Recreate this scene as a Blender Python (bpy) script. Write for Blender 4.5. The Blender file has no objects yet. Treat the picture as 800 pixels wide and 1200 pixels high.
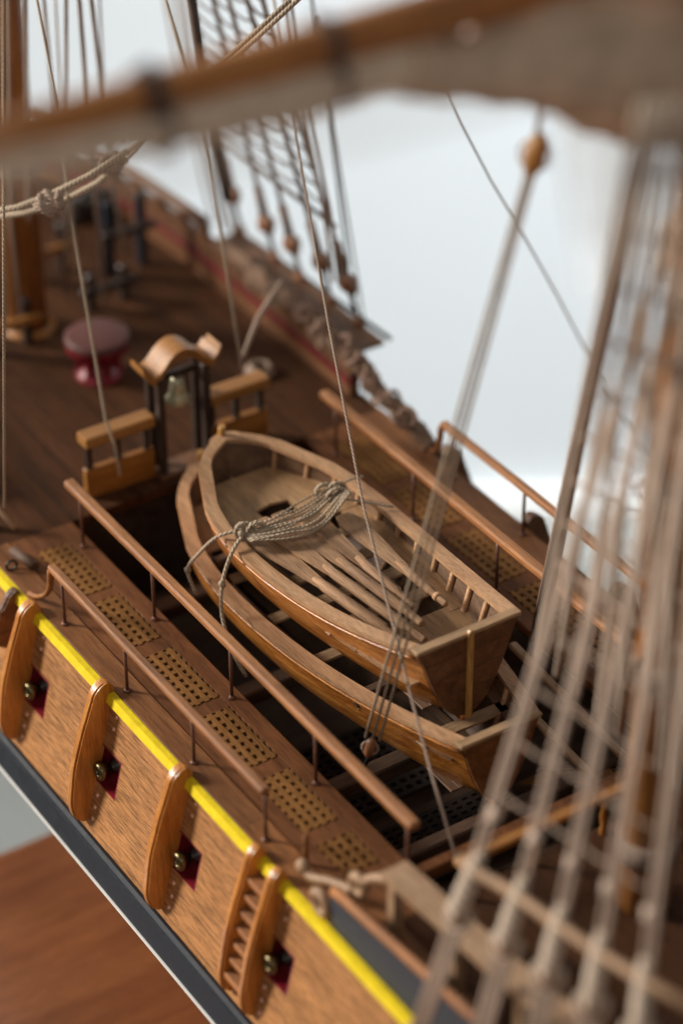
import bpy, bmesh, math, random
from mathutils import Vector, Matrix
random.seed(7)
S = 0.01                      # everything below is written in centimetres
scene = bpy.context.scene
R = math.radians

# ------------------------------------------------------------------ camera
cam_d = bpy.data.cameras.new('camera'); cam = bpy.data.objects.new('camera', cam_d)
scene.collection.objects.link(cam); scene.camera = cam
CAM = Vector((44.06, -24.94, 35.04))
yaw, pitch, roll = R(147.034), R(-35.027), R(-0.245)
fw = Vector((math.cos(pitch)*math.cos(yaw), math.cos(pitch)*math.sin(yaw), math.sin(pitch)))
rt = fw.cross(Vector((0, 0, 1))).normalized(); up = rt.cross(fw)
r2 = rt*math.cos(roll)+up*math.sin(roll); u2 = -rt*math.sin(roll)+up*math.cos(roll)
m = Matrix((r2, u2, -fw)).transposed().to_4x4(); m.translation = CAM*S
cam.matrix_world = m
cam_d.sensor_fit = 'VERTICAL'; cam_d.sensor_height = 36; cam_d.lens = 91.0
cam_d.clip_start = 0.02; cam_d.clip_end = 60
cam_d.dof.use_dof = True; cam_d.dof.focus_distance = 0.556; cam_d.dof.aperture_fstop = 7.0

# ------------------------------------------------------------------ world and lamps
w = bpy.data.worlds.new('World'); scene.world = w; w.use_nodes = True
w.node_tree.nodes['Background'].inputs[0].default_value = (1.0, 0.95, 0.88, 1)
w.node_tree.nodes['Background'].inputs[1].default_value = 0.15
def area(name, loc, target, sx, sy, power, col, spread=180):
    d = bpy.data.lights.new(name, 'AREA'); d.shape = 'RECTANGLE'; d.size = sx; d.size_y = sy
    d.energy = power; d.color = col; d.spread = R(spread)
    o = bpy.data.objects.new(name, d); scene.collection.objects.link(o)
    o.location = loc; o.rotation_euler = (Vector(target)-Vector(loc)).to_track_quat('-Z', 'Y').to_euler()
    return o
area('window_light', (-1.7, -1.75, 1.15), (0.05, 0, 0), 0.5, 0.7, 104, (1.0, 0.94, 0.85))
area('wall_fill', (0.0, 1.3, 0.6), (-0.85, 0.65, -0.55), 0.9, 0.5, 11.8, (0.93, 0.975, 1.0), 75)  # added lamp that brightens the white wall, no known source
area('camera_side_fill', (2.0, -1.6, 1.7), (0.1, 0, 0.05), 0.9, 0.9, 9, (1.0, 0.93, 0.86))  # weak added fill from the camera side, lifts transoms, shrouds and yard
scene.view_settings.view_transform = 'Standard'; scene.view_settings.look = 'None'
scene.view_settings.exposure = 0.0; scene.view_settings.gamma = 1.0

# ------------------------------------------------------------------ materials
def nm(name):
    M = bpy.data.materials.new(name); M.use_nodes = True
    nt = M.node_tree; return M, nt, nt.nodes['Principled BSDF']
def N(nt, t, **k):
    n = nt.nodes.new(t)
    for a, b in k.items():
        if a.startswith('i_'): n.inputs[a[2:].replace('_', ' ')].default_value = b
        else: setattr(n, a, b)
    return n
def math_n(nt, op, a, b=None, c=None):
    n = nt.nodes.new('ShaderNodeMath'); n.operation = op
    for i, v in enumerate((a, b, c)):
        if v is None: continue
        if isinstance(v, (int, float)): n.inputs[i].default_value = v
        else: nt.links.new(v, n.inputs[i])
    return n.outputs[0]
def mixc(nt, fac, a, b, mode='MIX'):
    n = nt.nodes.new('ShaderNodeMix'); n.data_type = 'RGBA'; n.blend_type = mode
    for s, v in ((n.inputs[0], fac), (n.inputs[6], a), (n.inputs[7], b)):
        if isinstance(v, (int, float)): s.default_value = v
        elif isinstance(v, tuple): s.default_value = (*v[:3], 1)
        else: nt.links.new(v, s)
    return n.outputs[2]
def wood(name, c1, c2, axis=0, rough=.45, seam=None, seamw=.5, dust=.12, spec=.4, coat=0.0, grain=1.0, pores=.35, off=0.0, seamstr=.6):
    """grain runs along axis; c1 light tone, c2 dark tone; seam = axis across which plank joints repeat"""
    M, nt, P = nm(name); L = nt.links.new
    tc = N(nt, 'ShaderNodeTexCoord'); oi = N(nt, 'ShaderNodeObjectInfo')
    sc = N(nt, 'ShaderNodeVectorMath', operation='SCALE'); sc.inputs[3].default_value = 100
    L(tc.outputs['Object'], sc.inputs[0])
    rnd = N(nt, 'ShaderNodeVectorMath', operation='SCALE'); rnd.inputs[0].default_value = (17, 31, 23)
    L(oi.outputs['Random'], rnd.inputs[3])
    ad = N(nt, 'ShaderNodeVectorMath', operation='ADD'); L(sc.outputs[0], ad.inputs[0]); L(rnd.outputs[0], ad.inputs[1])
    base = ad.outputs[0]
    sep = N(nt, 'ShaderNodeSeparateXYZ'); L(sc.outputs[0], sep.inputs[0])
    tone = None; seamfac = None
    if seam is not None:
        q = math_n(nt, 'DIVIDE', math_n(nt, 'ADD', sep.outputs[seam], 100.0+off), seamw)
        fl = math_n(nt, 'FLOOR', q); fr = math_n(nt, 'FRACT', q)
        e = math_n(nt, 'MINIMUM', fr, math_n(nt, 'SUBTRACT', 1.0, fr))
        seamfac = math_n(nt, 'SUBTRACT', 1.0, math_n(nt, 'MINIMUM', math_n(nt, 'DIVIDE', e, .035/seamw*.5), 1.0))
        wn = N(nt, 'ShaderNodeTexWhiteNoise', noise_dimensions='1D'); L(fl, wn.inputs['W'])
        tone = wn.outputs['Value']
        sh = N(nt, 'ShaderNodeVectorMath', operation='SCALE'); sh.inputs[0].default_value = (9, 9, 9); L(tone, sh.inputs[3])
        a2 = N(nt, 'ShaderNodeVectorMath', operation='ADD'); L(base, a2.inputs[0]); L(sh.outputs[0], a2.inputs[1]); base = a2.outputs[0]
    def mapped(al, ac):
        v = [ac, ac, ac]; v[axis] = al
        mp = N(nt, 'ShaderNodeVectorMath', operation='MULTIPLY'); mp.inputs[1].default_value = v; L(base, mp.inputs[0]); return mp.outputs[0]
    n1 = N(nt, 'ShaderNodeTexNoise', i_Scale=1.0, i_Detail=5.0, i_Roughness=.62, i_Distortion=.3); L(mapped(.28*grain, 3.2*grain), n1.inputs['Vector'])
    n2 = N(nt, 'ShaderNodeTexNoise', i_Scale=1.0, i_Detail=3.0, i_Roughness=.7); L(mapped(2.0, 26), n2.inputs['Vector'])
    n3 = N(nt, 'ShaderNodeTexNoise', i_Scale=.45, i_Detail=2.0); L(base, n3.inputs['Vector'])
    rp = N(nt, 'ShaderNodeValToRGB'); L(n1.outputs[0], rp.inputs[0])
    rp.color_ramp.elements[0].position = .34; rp.color_ramp.elements[0].color = (*c2, 1)
    rp.color_ramp.elements[1].position = .64; rp.color_ramp.elements[1].color = (*c1, 1)
    col = rp.outputs[0]
    pr = N(nt, 'ShaderNodeMapRange'); L(n2.outputs[0], pr.inputs[0])
    pr.inputs[1].default_value = .36; pr.inputs[2].default_value = .56; pr.inputs[3].default_value = 1-pores; pr.inputs[4].default_value = 1.08
    gm = N(nt, 'ShaderNodeCombineColor')
    for i in range(3): L(pr.outputs[0], gm.inputs[i])
    col = mixc(nt, 1.0, col, gm.outputs[0], 'MULTIPLY')
    var = math_n(nt, 'ADD', math_n(nt, 'MULTIPLY', n3.outputs[0], .55), .74)
    var = math_n(nt, 'ADD', var, math_n(nt, 'MULTIPLY', math_n(nt, 'SUBTRACT', oi.outputs['Random'], .5), .14))
    if tone is not None: var = math_n(nt, 'ADD', var, math_n(nt, 'MULTIPLY', math_n(nt, 'SUBTRACT', tone, .5), .26))
    vm = N(nt, 'ShaderNodeCombineColor')
    for i in range(3): L(var, vm.inputs[i])
    col = mixc(nt, 1.0, col, vm.outputs[0], 'MULTIPLY')
    if seamfac is not None:
        col = mixc(nt, math_n(nt, 'MULTIPLY', seamfac, seamstr), col, (c2[0]*.25, c2[1]*.22, c2[2]*.2))
    if dust:
        ge = N(nt, 'ShaderNodeNewGeometry'); sn = N(nt, 'ShaderNodeSeparateXYZ'); L(ge.outputs['Normal'], sn.inputs[0])
        nd = N(nt, 'ShaderNodeTexNoise', i_Scale=2.2, i_Detail=6.0, i_Roughness=.7); L(base, nd.inputs['Vector'])
        df = math_n(nt, 'MULTIPLY', math_n(nt, 'MAXIMUM', sn.outputs[2], 0.0), math_n(nt, 'MULTIPLY', nd.outputs[0], dust*1.0))
        col = mixc(nt, df, col, (.34, .27, .21))
    L(col, P.inputs['Base Color'])
    rr = math_n(nt, 'ADD', math_n(nt, 'MULTIPLY', n1.outputs[0], .25), rough-.12); L(rr, P.inputs['Roughness'])
    P.inputs['Specular IOR Level'].default_value = spec
    if coat: P.inputs['Coat Weight'].default_value = coat; P.inputs['Coat Roughness'].default_value = .22
    bh = math_n(nt, 'ADD', n2.outputs[0], math_n(nt, 'MULTIPLY', n1.outputs[0], .6))
    if seamfac is not None: bh = math_n(nt, 'SUBTRACT', bh, math_n(nt, 'MULTIPLY', seamfac, 1.2*seamstr))
    b = N(nt, 'ShaderNodeBump', i_Strength=.55, i_Distance=.0002); L(bh, b.inputs['Height']); L(b.outputs[0], P.inputs['Normal'])
    return M
def plain(name, c, rough=.5, metal=0, noise=.25, nscale=3.0, spec=.5, bump=.3):
    M, nt, P = nm(name); L = nt.links.new
    tc = N(nt, 'ShaderNodeTexCoord'); sc = N(nt, 'ShaderNodeVectorMath', operation='SCALE'); sc.inputs[3].default_value = 100
    L(tc.outputs['Object'], sc.inputs[0])
    n = N(nt, 'ShaderNodeTexNoise', i_Scale=nscale, i_Detail=6.0, i_Roughness=.65); L(sc.outputs[0], n.inputs['Vector'])
    d = tuple(x*(1-noise) for x in c); u = tuple(min(1, x*(1+noise)+.004) for x in c)
    rp = N(nt, 'ShaderNodeValToRGB'); L(n.outputs[0], rp.inputs[0])
    rp.color_ramp.elements[0].position = .3; rp.color_ramp.elements[0].color = (*d, 1)
    rp.color_ramp.elements[1].position = .7; rp.color_ramp.elements[1].color = (*u, 1)
    L(rp.outputs[0], P.inputs['Base Color'])
    P.inputs['Metallic'].default_value = metal; P.inputs['Specular IOR Level'].default_value = spec
    L(math_n(nt, 'ADD', math_n(nt, 'MULTIPLY', n.outputs[0], .3), rough-.15), P.inputs['Roughness'])
    b = N(nt, 'ShaderNodeBump', i_Strength=bump, i_Distance=.0003); L(n.outputs[0], b.inputs['Height']); L(b.outputs[0], P.inputs['Normal'])
    return M
def rope_mat(name, c, tw=9.0):
    M, nt, P = nm(name); L = nt.links.new
    uv = N(nt, 'ShaderNodeUVMap'); sp = N(nt, 'ShaderNodeSeparateXYZ'); L(uv.outputs[0], sp.inputs[0])
    # laid strands: u once round, v in cm along
    ph = math_n(nt, 'ADD', math_n(nt, 'MULTIPLY', sp.outputs[0], 3.0), math_n(nt, 'MULTIPLY', sp.outputs[1], tw))
    s = math_n(nt, 'ABSOLUTE', math_n(nt, 'SUBTRACT', math_n(nt, 'FRACT', ph), .5))
    h = math_n(nt, 'SUBTRACT', 1.0, math_n(nt, 'POWER', math_n(nt, 'MULTIPLY', s, 2.0), 2.5))
    n = N(nt, 'ShaderNodeTexNoise', i_Scale=180.0, i_Detail=5.0); tc = N(nt, 'ShaderNodeTexCoord'); L(tc.outputs['Object'], n.inputs['Vector'])
    f = math_n(nt, 'ADD', math_n(nt, 'MULTIPLY', h, .5), math_n(nt, 'MULTIPLY', n.outputs[0], .6))
    L(mixc(nt, f, tuple(x*.38 for x in c), tuple(min(1, x*1.25) for x in c)), P.inputs['Base Color'])
    P.inputs['Roughness'].default_value = .85; P.inputs['Specular IOR Level'].default_value = .2
    b = N(nt, 'ShaderNodeBump', i_Strength=.8, i_Distance=.0004); L(h, b.inputs['Height']); L(b.outputs[0], P.inputs['Normal'])
    return M
W = dict(
 hull=wood('hull_planking', (.49, .23, .088), (.39, .175, .062), 0, .5, dust=.04, coat=.0, spec=.25, grain=3.2, pores=.6, seam=2, seamw=.62, seamstr=.5),
 hull_dark=wood('walnut_side', (.20, .085, .035), (.10, .04, .017), 0, .5, seam=2, seamw=.5),
 deck=wood('deck_walnut', (.078, .028, .0095), (.040, .014, .005), 0, .65, seam=1, seamw=.47, dust=.05, spec=.08, seamstr=.85),
 deckx=wood('gangway_walnut', (.20, .074, .026), (.105, .036, .012), 0, .6, dust=.06, spec=.12),
 margin=wood('margin_plank', (.25, .10, .034), (.15, .056, .018), 0, .5, seam=0, seamw=8.1, dust=.05, spec=.2),
 fender=wood('fender_varnished', (.62, .25, .05), (.40, .135, .022), 2, .32, dust=.04, coat=.35, pores=.2),
 rail=wood('handrail_mahogany', (.44, .18, .058), (.24, .085, .026), 0, .55, dust=.3, coat=.0, spec=.25),
 raily=wood('cross_rail', (.40, .185, .052), (.27, .11, .027), 1, .42, dust=.08, coat=.1, pores=.2),
 board=wood('orange_board', (.38, .16, .034), (.25, .09, .016), 1, .42, dust=.04, pores=.25),
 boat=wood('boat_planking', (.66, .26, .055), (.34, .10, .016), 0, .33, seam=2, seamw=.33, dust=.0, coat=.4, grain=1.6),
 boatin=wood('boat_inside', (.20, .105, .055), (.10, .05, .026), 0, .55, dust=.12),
 gun=wood('gunwale_beech', (.56, .33, .18), (.40, .215, .11), 0, .55, spec=.25, dust=.08, pores=.3),
 guny=wood('thwart_beech', (.48, .30, .16), (.30, .17, .085), 1, .55, dust=.18, pores=.3),
 sheet=wood('sheet_beech', (.48, .28, .14), (.29, .165, .075), 0, .55, dust=.18),
 oar=wood('oar_wood', (.44, .26, .145), (.26, .14, .075), 0, .6, spec=.2, dust=.16),
 grat=wood('grating_cane', (.29, .135, .042), (.165, .072, .022), 0, .6, dust=.0, spec=.12),
 stick=wood('sternpost_wood', (.60, .33, .10), (.42, .2, .05), 2, .35, coat=.3),
 mast=wood('mast_varnished', (.46, .19, .05), (.27, .09, .022), 2, .35, dust=0, coat=.4),
 yard=wood('yard_varnished', (.62, .26, .07), (.36, .13, .035), 1, .36, dust=.05, coat=.3),
 carve=wood('scroll_wood', (.46, .29, .17), (.30, .17, .09), 0, .5, dust=.14),
 block=wood('deadeye_wood', (.30, .12, .05), (.18, .07, .03), 2, .45),
 amber=wood('block_wood', (.62, .32, .11), (.42, .19, .055), 2, .45),
 table=wood('table_wood', (.235, .082, .028), (.14, .042, .014), 1, .33, dust=.0, coat=.25, grain=.35, pores=.15),
 beam=wood('dark_beam', (.12, .062, .036), (.06, .03, .018), 1, .6, dust=.12),
)
black = plain('black_paint', (.012, .016, .024), .6, noise=.35, nscale=5, spec=.3)
navy = plain('dark_blue_paint', (.022, .030, .046), .5, noise=.3, nscale=5)
postm = plain('stained_post', (.035, .020, .014), .45, noise=.4)
white = plain('white_paint', (.72, .72, .70), .5, noise=.06)
yellow = plain('yellow_paint', (.80, .60, .012), .55, noise=.14, nscale=4, bump=.5, spec=.25)
maroon = plain('maroon_paint', (.19, .008, .018), .4, noise=.3)
redp = plain('red_band_paint', (.15, .008, .014), .45, noise=.3)
dusty_maroon = plain('dusty_maroon', (.10, .03, .024), .55, noise=.2)
brass = plain('aged_brass', (.15, .12, .06), .35, 1.0, .45, 9)
iron = plain('gun_metal', (.045, .042, .035), .35, .8, .4, 9)
copper = plain('copper_nail', (.85, .50, .34), .3, .3, .2, 9)
wire = plain('brown_wire', (.16, .07, .045), .4, .35, .3, 9)
sail = plain('furled_canvas', (.78, .62, .47), .9, noise=.18, nscale=2.5, spec=.1, bump=.8)
sail2 = plain('bunt_canvas', (.60, .44, .32), .9, noise=.25, nscale=1.6, spec=.1, bump=.8)
hamm = plain('hammock_cloth', (.20, .125, .085), .85, noise=.35, nscale=2.2, spec=.15, bump=.8)
glassy = plain('bell_bronze', (.50, .47, .32), .3, .7, .3, 8)
wallm = plain('white_wall', (.78, .82, .855), .9, noise=.012, nscale=.03, spec=.1, bump=.0)
floorm = plain('grey_floor', (.135, .137, .128), .6, noise=.15, nscale=.08, spec=.2, bump=.1)
greyc = plain('grey_matte', (.42, .42, .42), .9, noise=.08, nscale=.3, spec=.1)
rope_l = rope_mat('light_rope', (.56, .44, .32)); rope_g = rope_mat('grey_brown_rope', (.46, .335, .26)); rope_b = rope_mat('brown_rope', (.36, .23, .17))
rope_d = rope_mat('dark_rope', (.16, .12, .10)); rope_w = rope_mat('pale_rope', (.60, .48, .38), 6)
rope_t = rope_mat('thread', (.34, .28, .25), 14); rope_s = rope_mat('shroud_rope', (.66, .51, .41), 7)

# ------------------------------------------------------------------ mesh helpers
def V(*a): return Vector(a)
class MB:
    def __init__(s): s.v = []; s.f = []; s.uv = []; s.sm = []
    def add(s, vs, fs, smooth=False, uvs=None):
        o = len(s.v); s.v += [Vector(p) for p in vs]
        for k, f in enumerate(fs):
            s.f.append([i+o for i in f]); s.sm.append(smooth)
            s.uv.append(uvs[k] if uvs else [(0, 0)]*len(f))
        return s
    def box(s, x0, x1, y0, y1, z0, z1, bev=0.0, mat=None, seg=1):
        bm = bmesh.new(); bmesh.ops.create_cube(bm, size=1)
        for v in bm.verts:
            v.co = Vector(((x0+x1)/2+v.co.x*(x1-x0), (y0+y1)/2+v.co.y*(y1-y0), (z0+z1)/2+v.co.z*(z1-z0)))
        if bev: bmesh.ops.bevel(bm, geom=bm.edges[:], offset=bev, segments=seg, profile=.6, affect='EDGES')
        if mat is not None: bmesh.ops.transform(bm, matrix=mat, verts=bm.verts)
        bm.verts.index_update()
        s.add([v.co.copy() for v in bm.verts], [[v.index for v in f.verts] for f in bm.faces]); bm.free(); return s
    def bar(s, a, b, w, h, bev=.01, upv=(0, 0, 1)):
        a = Vector(a); b = Vector(b); d = b-a; L = d.length; x = d/L
        y = Vector(upv).cross(x).normalized(); z = x.cross(y)
        M = Matrix((x, y, z)).transposed().to_4x4(); M.translation = (a+b)/2
        return s.box(-L/2, L/2, -w/2, w/2, -h/2, h/2, bev, M)
    def tube(s, path, r, n=8, cap=True, smooth=True):
        P = [Vector(p) for p in path]; k = len(P)
        rr = r if isinstance(r, (list, tuple)) else [r]*k
        T = [(P[min(i+1, k-1)]-P[max(i-1, 0)]).normalized() for i in range(k)]
        nrm = T[0].orthogonal().normalized(); vs = []; dist = 0; ds = []
        for i in range(k):
            if i: dist += (P[i]-P[i-1]).length
            ds.append(dist)
            nrm = (nrm-T[i]*nrm.dot(T[i])).normalized(); bn = T[i].cross(nrm)
            for j in range(n):
                a = 2*math.pi*j/n; vs.append(P[i]+(nrm*math.cos(a)+bn*math.sin(a))*rr[i])
        fs = []; uv = []
        for i in range(k-1):
            for j in range(n):
                q = (j+1) % n
                fs.append([i*n+j, i*n+q, (i+1)*n+q, (i+1)*n+j])
                uv.append([(j/n, ds[i]), ((j+1)/n, ds[i]), ((j+1)/n, ds[i+1]), (j/n, ds[i+1])])
        s.add(vs, fs, smooth, uv)
        if cap:
            s.add(vs[:n], [list(range(n))[::-1]]); s.add(vs[-n:], [list(range(n))])
        return s
    def lathe(s, prof, o, ax=(0, 0, 1), n=20, smooth=True):
        ax = Vector(ax).normalized(); u = ax.orthogonal().normalized(); v = ax.cross(u); o = Vector(o)
        vs = [o+ax*h+(u*math.cos(2*math.pi*j/n)+v*math.sin(2*math.pi*j/n))*max(r, 1e-4) for r, h in prof for j in range(n)]
        fs = [[i*n+j, i*n+(j+1) % n, (i+1)*n+(j+1) % n, (i+1)*n+j] for i in range(len(prof)-1) for j in range(n)]
        return s.add(vs, fs, smooth)
    def ext(s, poly, plane, a, b, smooth=False):
        """extrude a 2-d outline: plane 'xz' along y, 'yz' along x, 'xy' along z"""
        def p3(p, t): return {'xz': V(p[0], t, p[1]), 'yz': V(t, p[0], p[1]), 'xy': V(p[0], p[1], t)}[plane]
        n = len(poly); vs = [p3(p, a) for p in poly]+[p3(p, b) for p in poly]
        fs = [[i, (i+1) % n, n+(i+1) % n, n+i] for i in range(n)]
        s.add(vs, fs, smooth); s.add(vs, [list(range(n))[::-1], list(range(n, 2*n))]); return s
    def strip(s, A, B, smooth=True, flip=False):
        n = len(A); fs = [[i, i+1, n+i+1, n+i] for i in range(n-1)]
        return s.add(list(A)+list(B), fs, smooth)
    def build(s, name, mat, parent=None, kind=None, mod=None):
        me = bpy.data.meshes.new(name)
        org = Vector(parent['_o']) if parent is not None and '_o' in parent.keys() else Vector((0, 0, 0))
        me.from_pydata([(v-org)*S for v in s.v], [], s.f)
        ul = me.uv_layers.new(name='UVMap'); k = 0
        for fu in s.uv:
            for c in fu: ul.data[k].uv = c; k += 1
        me.polygons.foreach_set('use_smooth', s.sm)
        bm = bmesh.new(); bm.from_mesh(me); bmesh.ops.remove_doubles(bm, verts=bm.verts, dist=1e-6)
        bmesh.ops.recalc_face_normals(bm, faces=bm.faces); bm.to_mesh(me); bm.free()
        me.materials.append(mat)
        o = bpy.data.objects.new(name, me); scene.collection.objects.link(o)
        if parent is not None: o.parent = parent; o['_o'] = tuple(org)
        if kind: o['kind'] = kind
        if mod: mod(o)
        return o
roots = []
def thing(name, label, cat, loc=(0, 0, 0), group=None):
    o = bpy.data.objects.new(name, None); scene.collection.objects.link(o); o.empty_display_size = .01
    o.location = Vector(loc)*S; o['_o'] = tuple(loc); o['label'] = label; o['category'] = cat
    if group: o['group'] = group
    return o
def tag(o, label, cat, group=None):
    o['label'] = label; o['category'] = cat
    if group: o['group'] = group
    # move the origin of a one-mesh thing to its own lowest point
    me = o.data; c = min((v.co for v in me.vertices), key=lambda p: p.z).copy()
    for v in me.vertices: v.co -= c
    o.location = c
    return o
def lerp(a, b, t): return a+(b-a)*t
def sagline(a, b, sag=0, n=12, wob=0):
    a = Vector(a); b = Vector(b); out = []
    for i in range(n+1):
        t = i/n; p = a.lerp(b, t); p.z -= sag*4*t*(1-t)
        if wob and 0 < i < n: p += Vector((random.uniform(-wob, wob), random.uniform(-wob, wob), random.uniform(-wob, wob)))
        out.append(p)
    return out
def smoothpath(pts, n=6):
    P = [Vector(p) for p in pts]; P = [P[0]*2-P[1]]+P+[P[-1]*2-P[-2]]; out = []
    for i in range(1, len(P)-2):
        for k in range(n):
            t = k/n; a, b, c, d = P[i-1:i+3]
            out.append(.5*((2*b)+(c-a)*t+(2*a-5*b+4*c-d)*t*t+(-a+3*b-3*c+d)*t**3))
    out.append(P[-2]); return out

# ------------------------------------------------------------------ setting
wd = Vector((math.cos(yaw), math.sin(yaw), 0)); wr = Vector((wd.y, -wd.x, 0))
c0 = Vector((CAM.x, CAM.y, 0))+wd*164
b = MB(); b.add([c0-wr*260+V(0, 0, -85), c0+wr*260+V(0, 0, -85), c0+wr*260+V(0, 0, 190), c0-wr*260+V(0, 0, 190)], [[0, 1, 2, 3]]); b.build('wall', wallm, kind='structure')
b = MB(); b.box(-330, 260, -260, 330, -87, -85.2); b.build('floor', floorm, kind='structure')
b = MB()
for q in (-1,): b.bar(c0-wd*.8-wr*255+V(0, 0, -81.5), c0-wd*.8+wr*255+V(0, 0, -81.5), 1.4, 7, .2)
b.build('skirting', white, kind='structure')
t = thing('display_table', 'reddish brown wooden table under the ship model, square edge at lower left', 'table', (20, -20, -85.2))
b = MB(); b.box(-1.95, 62, -58, 8.3, -12.2, -10, .12, seg=2); b.build('tabletop', W['table'], t)
for x in (1.5, 57):
    for y in (-54, 4):
        b = MB(); b.box(x, x+3.5, y, y+3.5, -85.1, -12.3, .1); b.build('leg', W['table'], t)
b = MB(); q = [V(-63.9, 59.3, -31.7), V(-61.5, 63.1, -31.7), V(-56.3, 59.2, -40.8), V(-57.2, 57.9, -40.8), V(-60.0, 58.5, -37)]
q = [V(-66, 59.8, -22), V(-60.6, 66.5, -22), V(-56.3, 59.6, -40.8), V(-57.4, 57.6, -40.8), V(-63.2, 59.4, -32)]
dv = wd*.6; b.add(q+[p+dv for p in q], [[0, 1, 2, 3, 4], [9, 8, 7, 6, 5]]+[[i, (i+1) % 5, 5+(i+1) % 5, 5+i] for i in range(5)])
tag(b.build('grey_shape', greyc), 'grey blurred shape in front of the white wall under the canvas bundle', 'grey shape')  # unidentified grey shape, added as a flat panel before the wall

# ------------------------------------------------------------------ the ship
ship = thing('model_ship', 'wooden model sailing ship with brown planked side, yellow stripe and railed gangways', 'model ship', (5, 0, -9.9))
def Bf(x):
    if x < -7: return max(.015, 1-((-7-x)/19.0)**2.2)
    if x > 18: return 1-.28*((x-18)/16.0)**2
    return 1.0
def shz(x):
    r = 0
    if x < -5: r += .9*((-5-x)/20)**1.6
    if x > 18: r += .9*((x-18)/14)**1.6
    return r
PR = [(-0.02, 5.55), (-.45, 5.63), (-.85, 5.74), (-1.24, 5.85), (-1.72, 5.97), (-2.18, 6.08), (-2.6, 6.21), (-3.05, 6.32), (-3.45, 6.42)]
def hy(x, z):
    z0 = z
    for (a, ya), (bz, yb) in zip(PR, PR[1:]):
        if z0 >= bz: t = min(1, max(0, (a-z0)/(a-bz))); y = ya+(yb-ya)*t; break
    else: y = PR[-1][1]
    return y*Bf(x)
PORTS = [-1.15, 2.15, 5.45, 8.85, 12.42, 15.9]
PW = .48
xs = sorted(set([-26, -25.6, -25, -24, -22.5, -20.5, -18, -15, -12, -9, -6, -3.5] + [round(p-PW, 3) for p in PORTS]+[round(p+PW, 3) for p in PORTS]+[0, 3.9, 7, 10.5, 14.3, 18, 20, 22, 25, 28, 31]))
def shell(side, zs, off, name, mat, holes=False, nsub=0):
    b = MB(); vs = []
    for x in xs:
        for z in zs: vs.append(V(x, side*(hy(x, z)+off*Bf(x)), z+shz(x)))
    m = len(zs); fs = []
    for i in range(len(xs)-1):
        mid = (xs[i]+xs[i+1])/2
        for j in range(m-1):
            if holes and zs[j] <= -1.24 and zs[j+1] >= -2.19 and any(abs(mid-p) < PW for p in PORTS): continue
            fs.append([i*m+j, i*m+j+1, (i+1)*m+j+1, (i+1)*m+j])
    b.add(vs, fs, False)
    def mod(o):
        q = o.modifiers.new('solid', 'SOLIDIFY'); q.thickness = .0022; q.offset = -1 
    return b.build(name, mat, ship)
for sd in (-1, 1):
    h = shell(sd, [-.02, -.45, -.85, -1.24, -1.72, -2.18, -2.6, -3.05, -3.45], 0, 'hull_side', W['hull'], True)
    # inner planking, so the ports show thickness
    shell(sd, [-.3, -.85, -1.24, -1.72, -2.18, -2.6, -3.2], -.42, 'inner_planking', W['hull_dark'], True)
    # wale: a thick black belt
    b = MB(); prof = [(-3.40, .0), (-3.38, .08), (-3.46, .15), (-3.52, .13), (-3.54, .2), (-4.14, .29), (-4.16, .2)]
    rows = [[V(x, sd*(PR[-1][1]+o)*Bf(x), z+shz(x)) for x in xs] for z, o in prof]
    for A, C in zip(rows, rows[1:]): b.strip(A, C, False)
    b.build('wale', black, ship)
    b = MB(); prof = [(-4.13, .20), (-4.13, .32), (-4.21, .32), (-4.25, .05), (-4.5, -.12), (-5.4, -.35), (-6.6, -1.7), (-7.8, -3.6), (-8.9, -5.6), (-9.2, -6.3)]
    rows = [[V(x, sd*max(.12, (PR[-1][1]+o)*Bf(x)), z+shz(x)*(1 if k < 5 else 0)) for x in xs] for k, (z, o) in enumerate(prof)]
    for A, C in zip(rows, rows[1:]): b.strip(A, C, False)
    b.build('bottom', white, ship)
    # yellow stripe
    b = MB(); prof = [(.03, -.06), (.04, -.04), (.035, .09), (-.155, .16), (-.175, .14), (-.18, .0)]
    x2 = [x for x in xs if x > -25]
    rows = [[V(x, sd*(5.55+o)*Bf(x), z+shz(x)-(.3 if sd > 0 else 0)) for x in x2] for z, o in prof]
    for A, C in zip(rows, rows[1:]): b.strip(A, C, False)
    b.build('yellow_stripe', yellow, ship)
    # port linings
    for p in PORTS:
        b = MB(); x0, x1 = p-PW, p+PW; z0, z1 = -2.18, -1.24; q = .035
        def yy(z, o): return sd*(hy(p, z)+o)
        for (xa, za, xb, zb) in ((x0, z0, x1, z0), (x1, z0, x1, z1), (x1, z1, x0, z1), (x0, z1, x0, z0)):
            cx, cz = p, (z0+z1)/2
            def inn(x, z): return (x+(q if x < cx else -q), z+(q if z < cz else -q))
            a_i = inn(xa, za); b_i = inn(xb, zb)
            vs = [V(xa, yy(za, .004), za), V(xb, yy(zb, .004), zb), V(b_i[0], yy(b_i[1], .004), b_i[1]), V(a_i[0], yy(a_i[1], .004), a_i[1]),
                  V(xa, yy(za, -.5), za), V(xb, yy(zb, -.5), zb), V(b_i[0], yy(b_i[1], -.5), b_i[1]), V(a_i[0], yy(a_i[1], -.5), a_i[1])]
            b.add(vs, [[0, 1, 2, 3], [3, 2, 6, 7], [4, 5, 6, 7]])
        b.build('gunport', maroon, ship)
b = MB(); b.box(-23, 29, -.11, .11, -9.75, -9.1, .03); b.build('keel', white, ship)
for x in (2, 22):
    b = MB(); b.ext([(-2.6, -9.99), (2.6, -9.99), (2.4, -9.5), (.9, -9.25), (.13, -9.78), (-.13, -9.78), (-.9, -9.25), (-2.4, -9.5)], 'yz', x, x+1.2)
    b.build('cradle', W['table'], ship)

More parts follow.
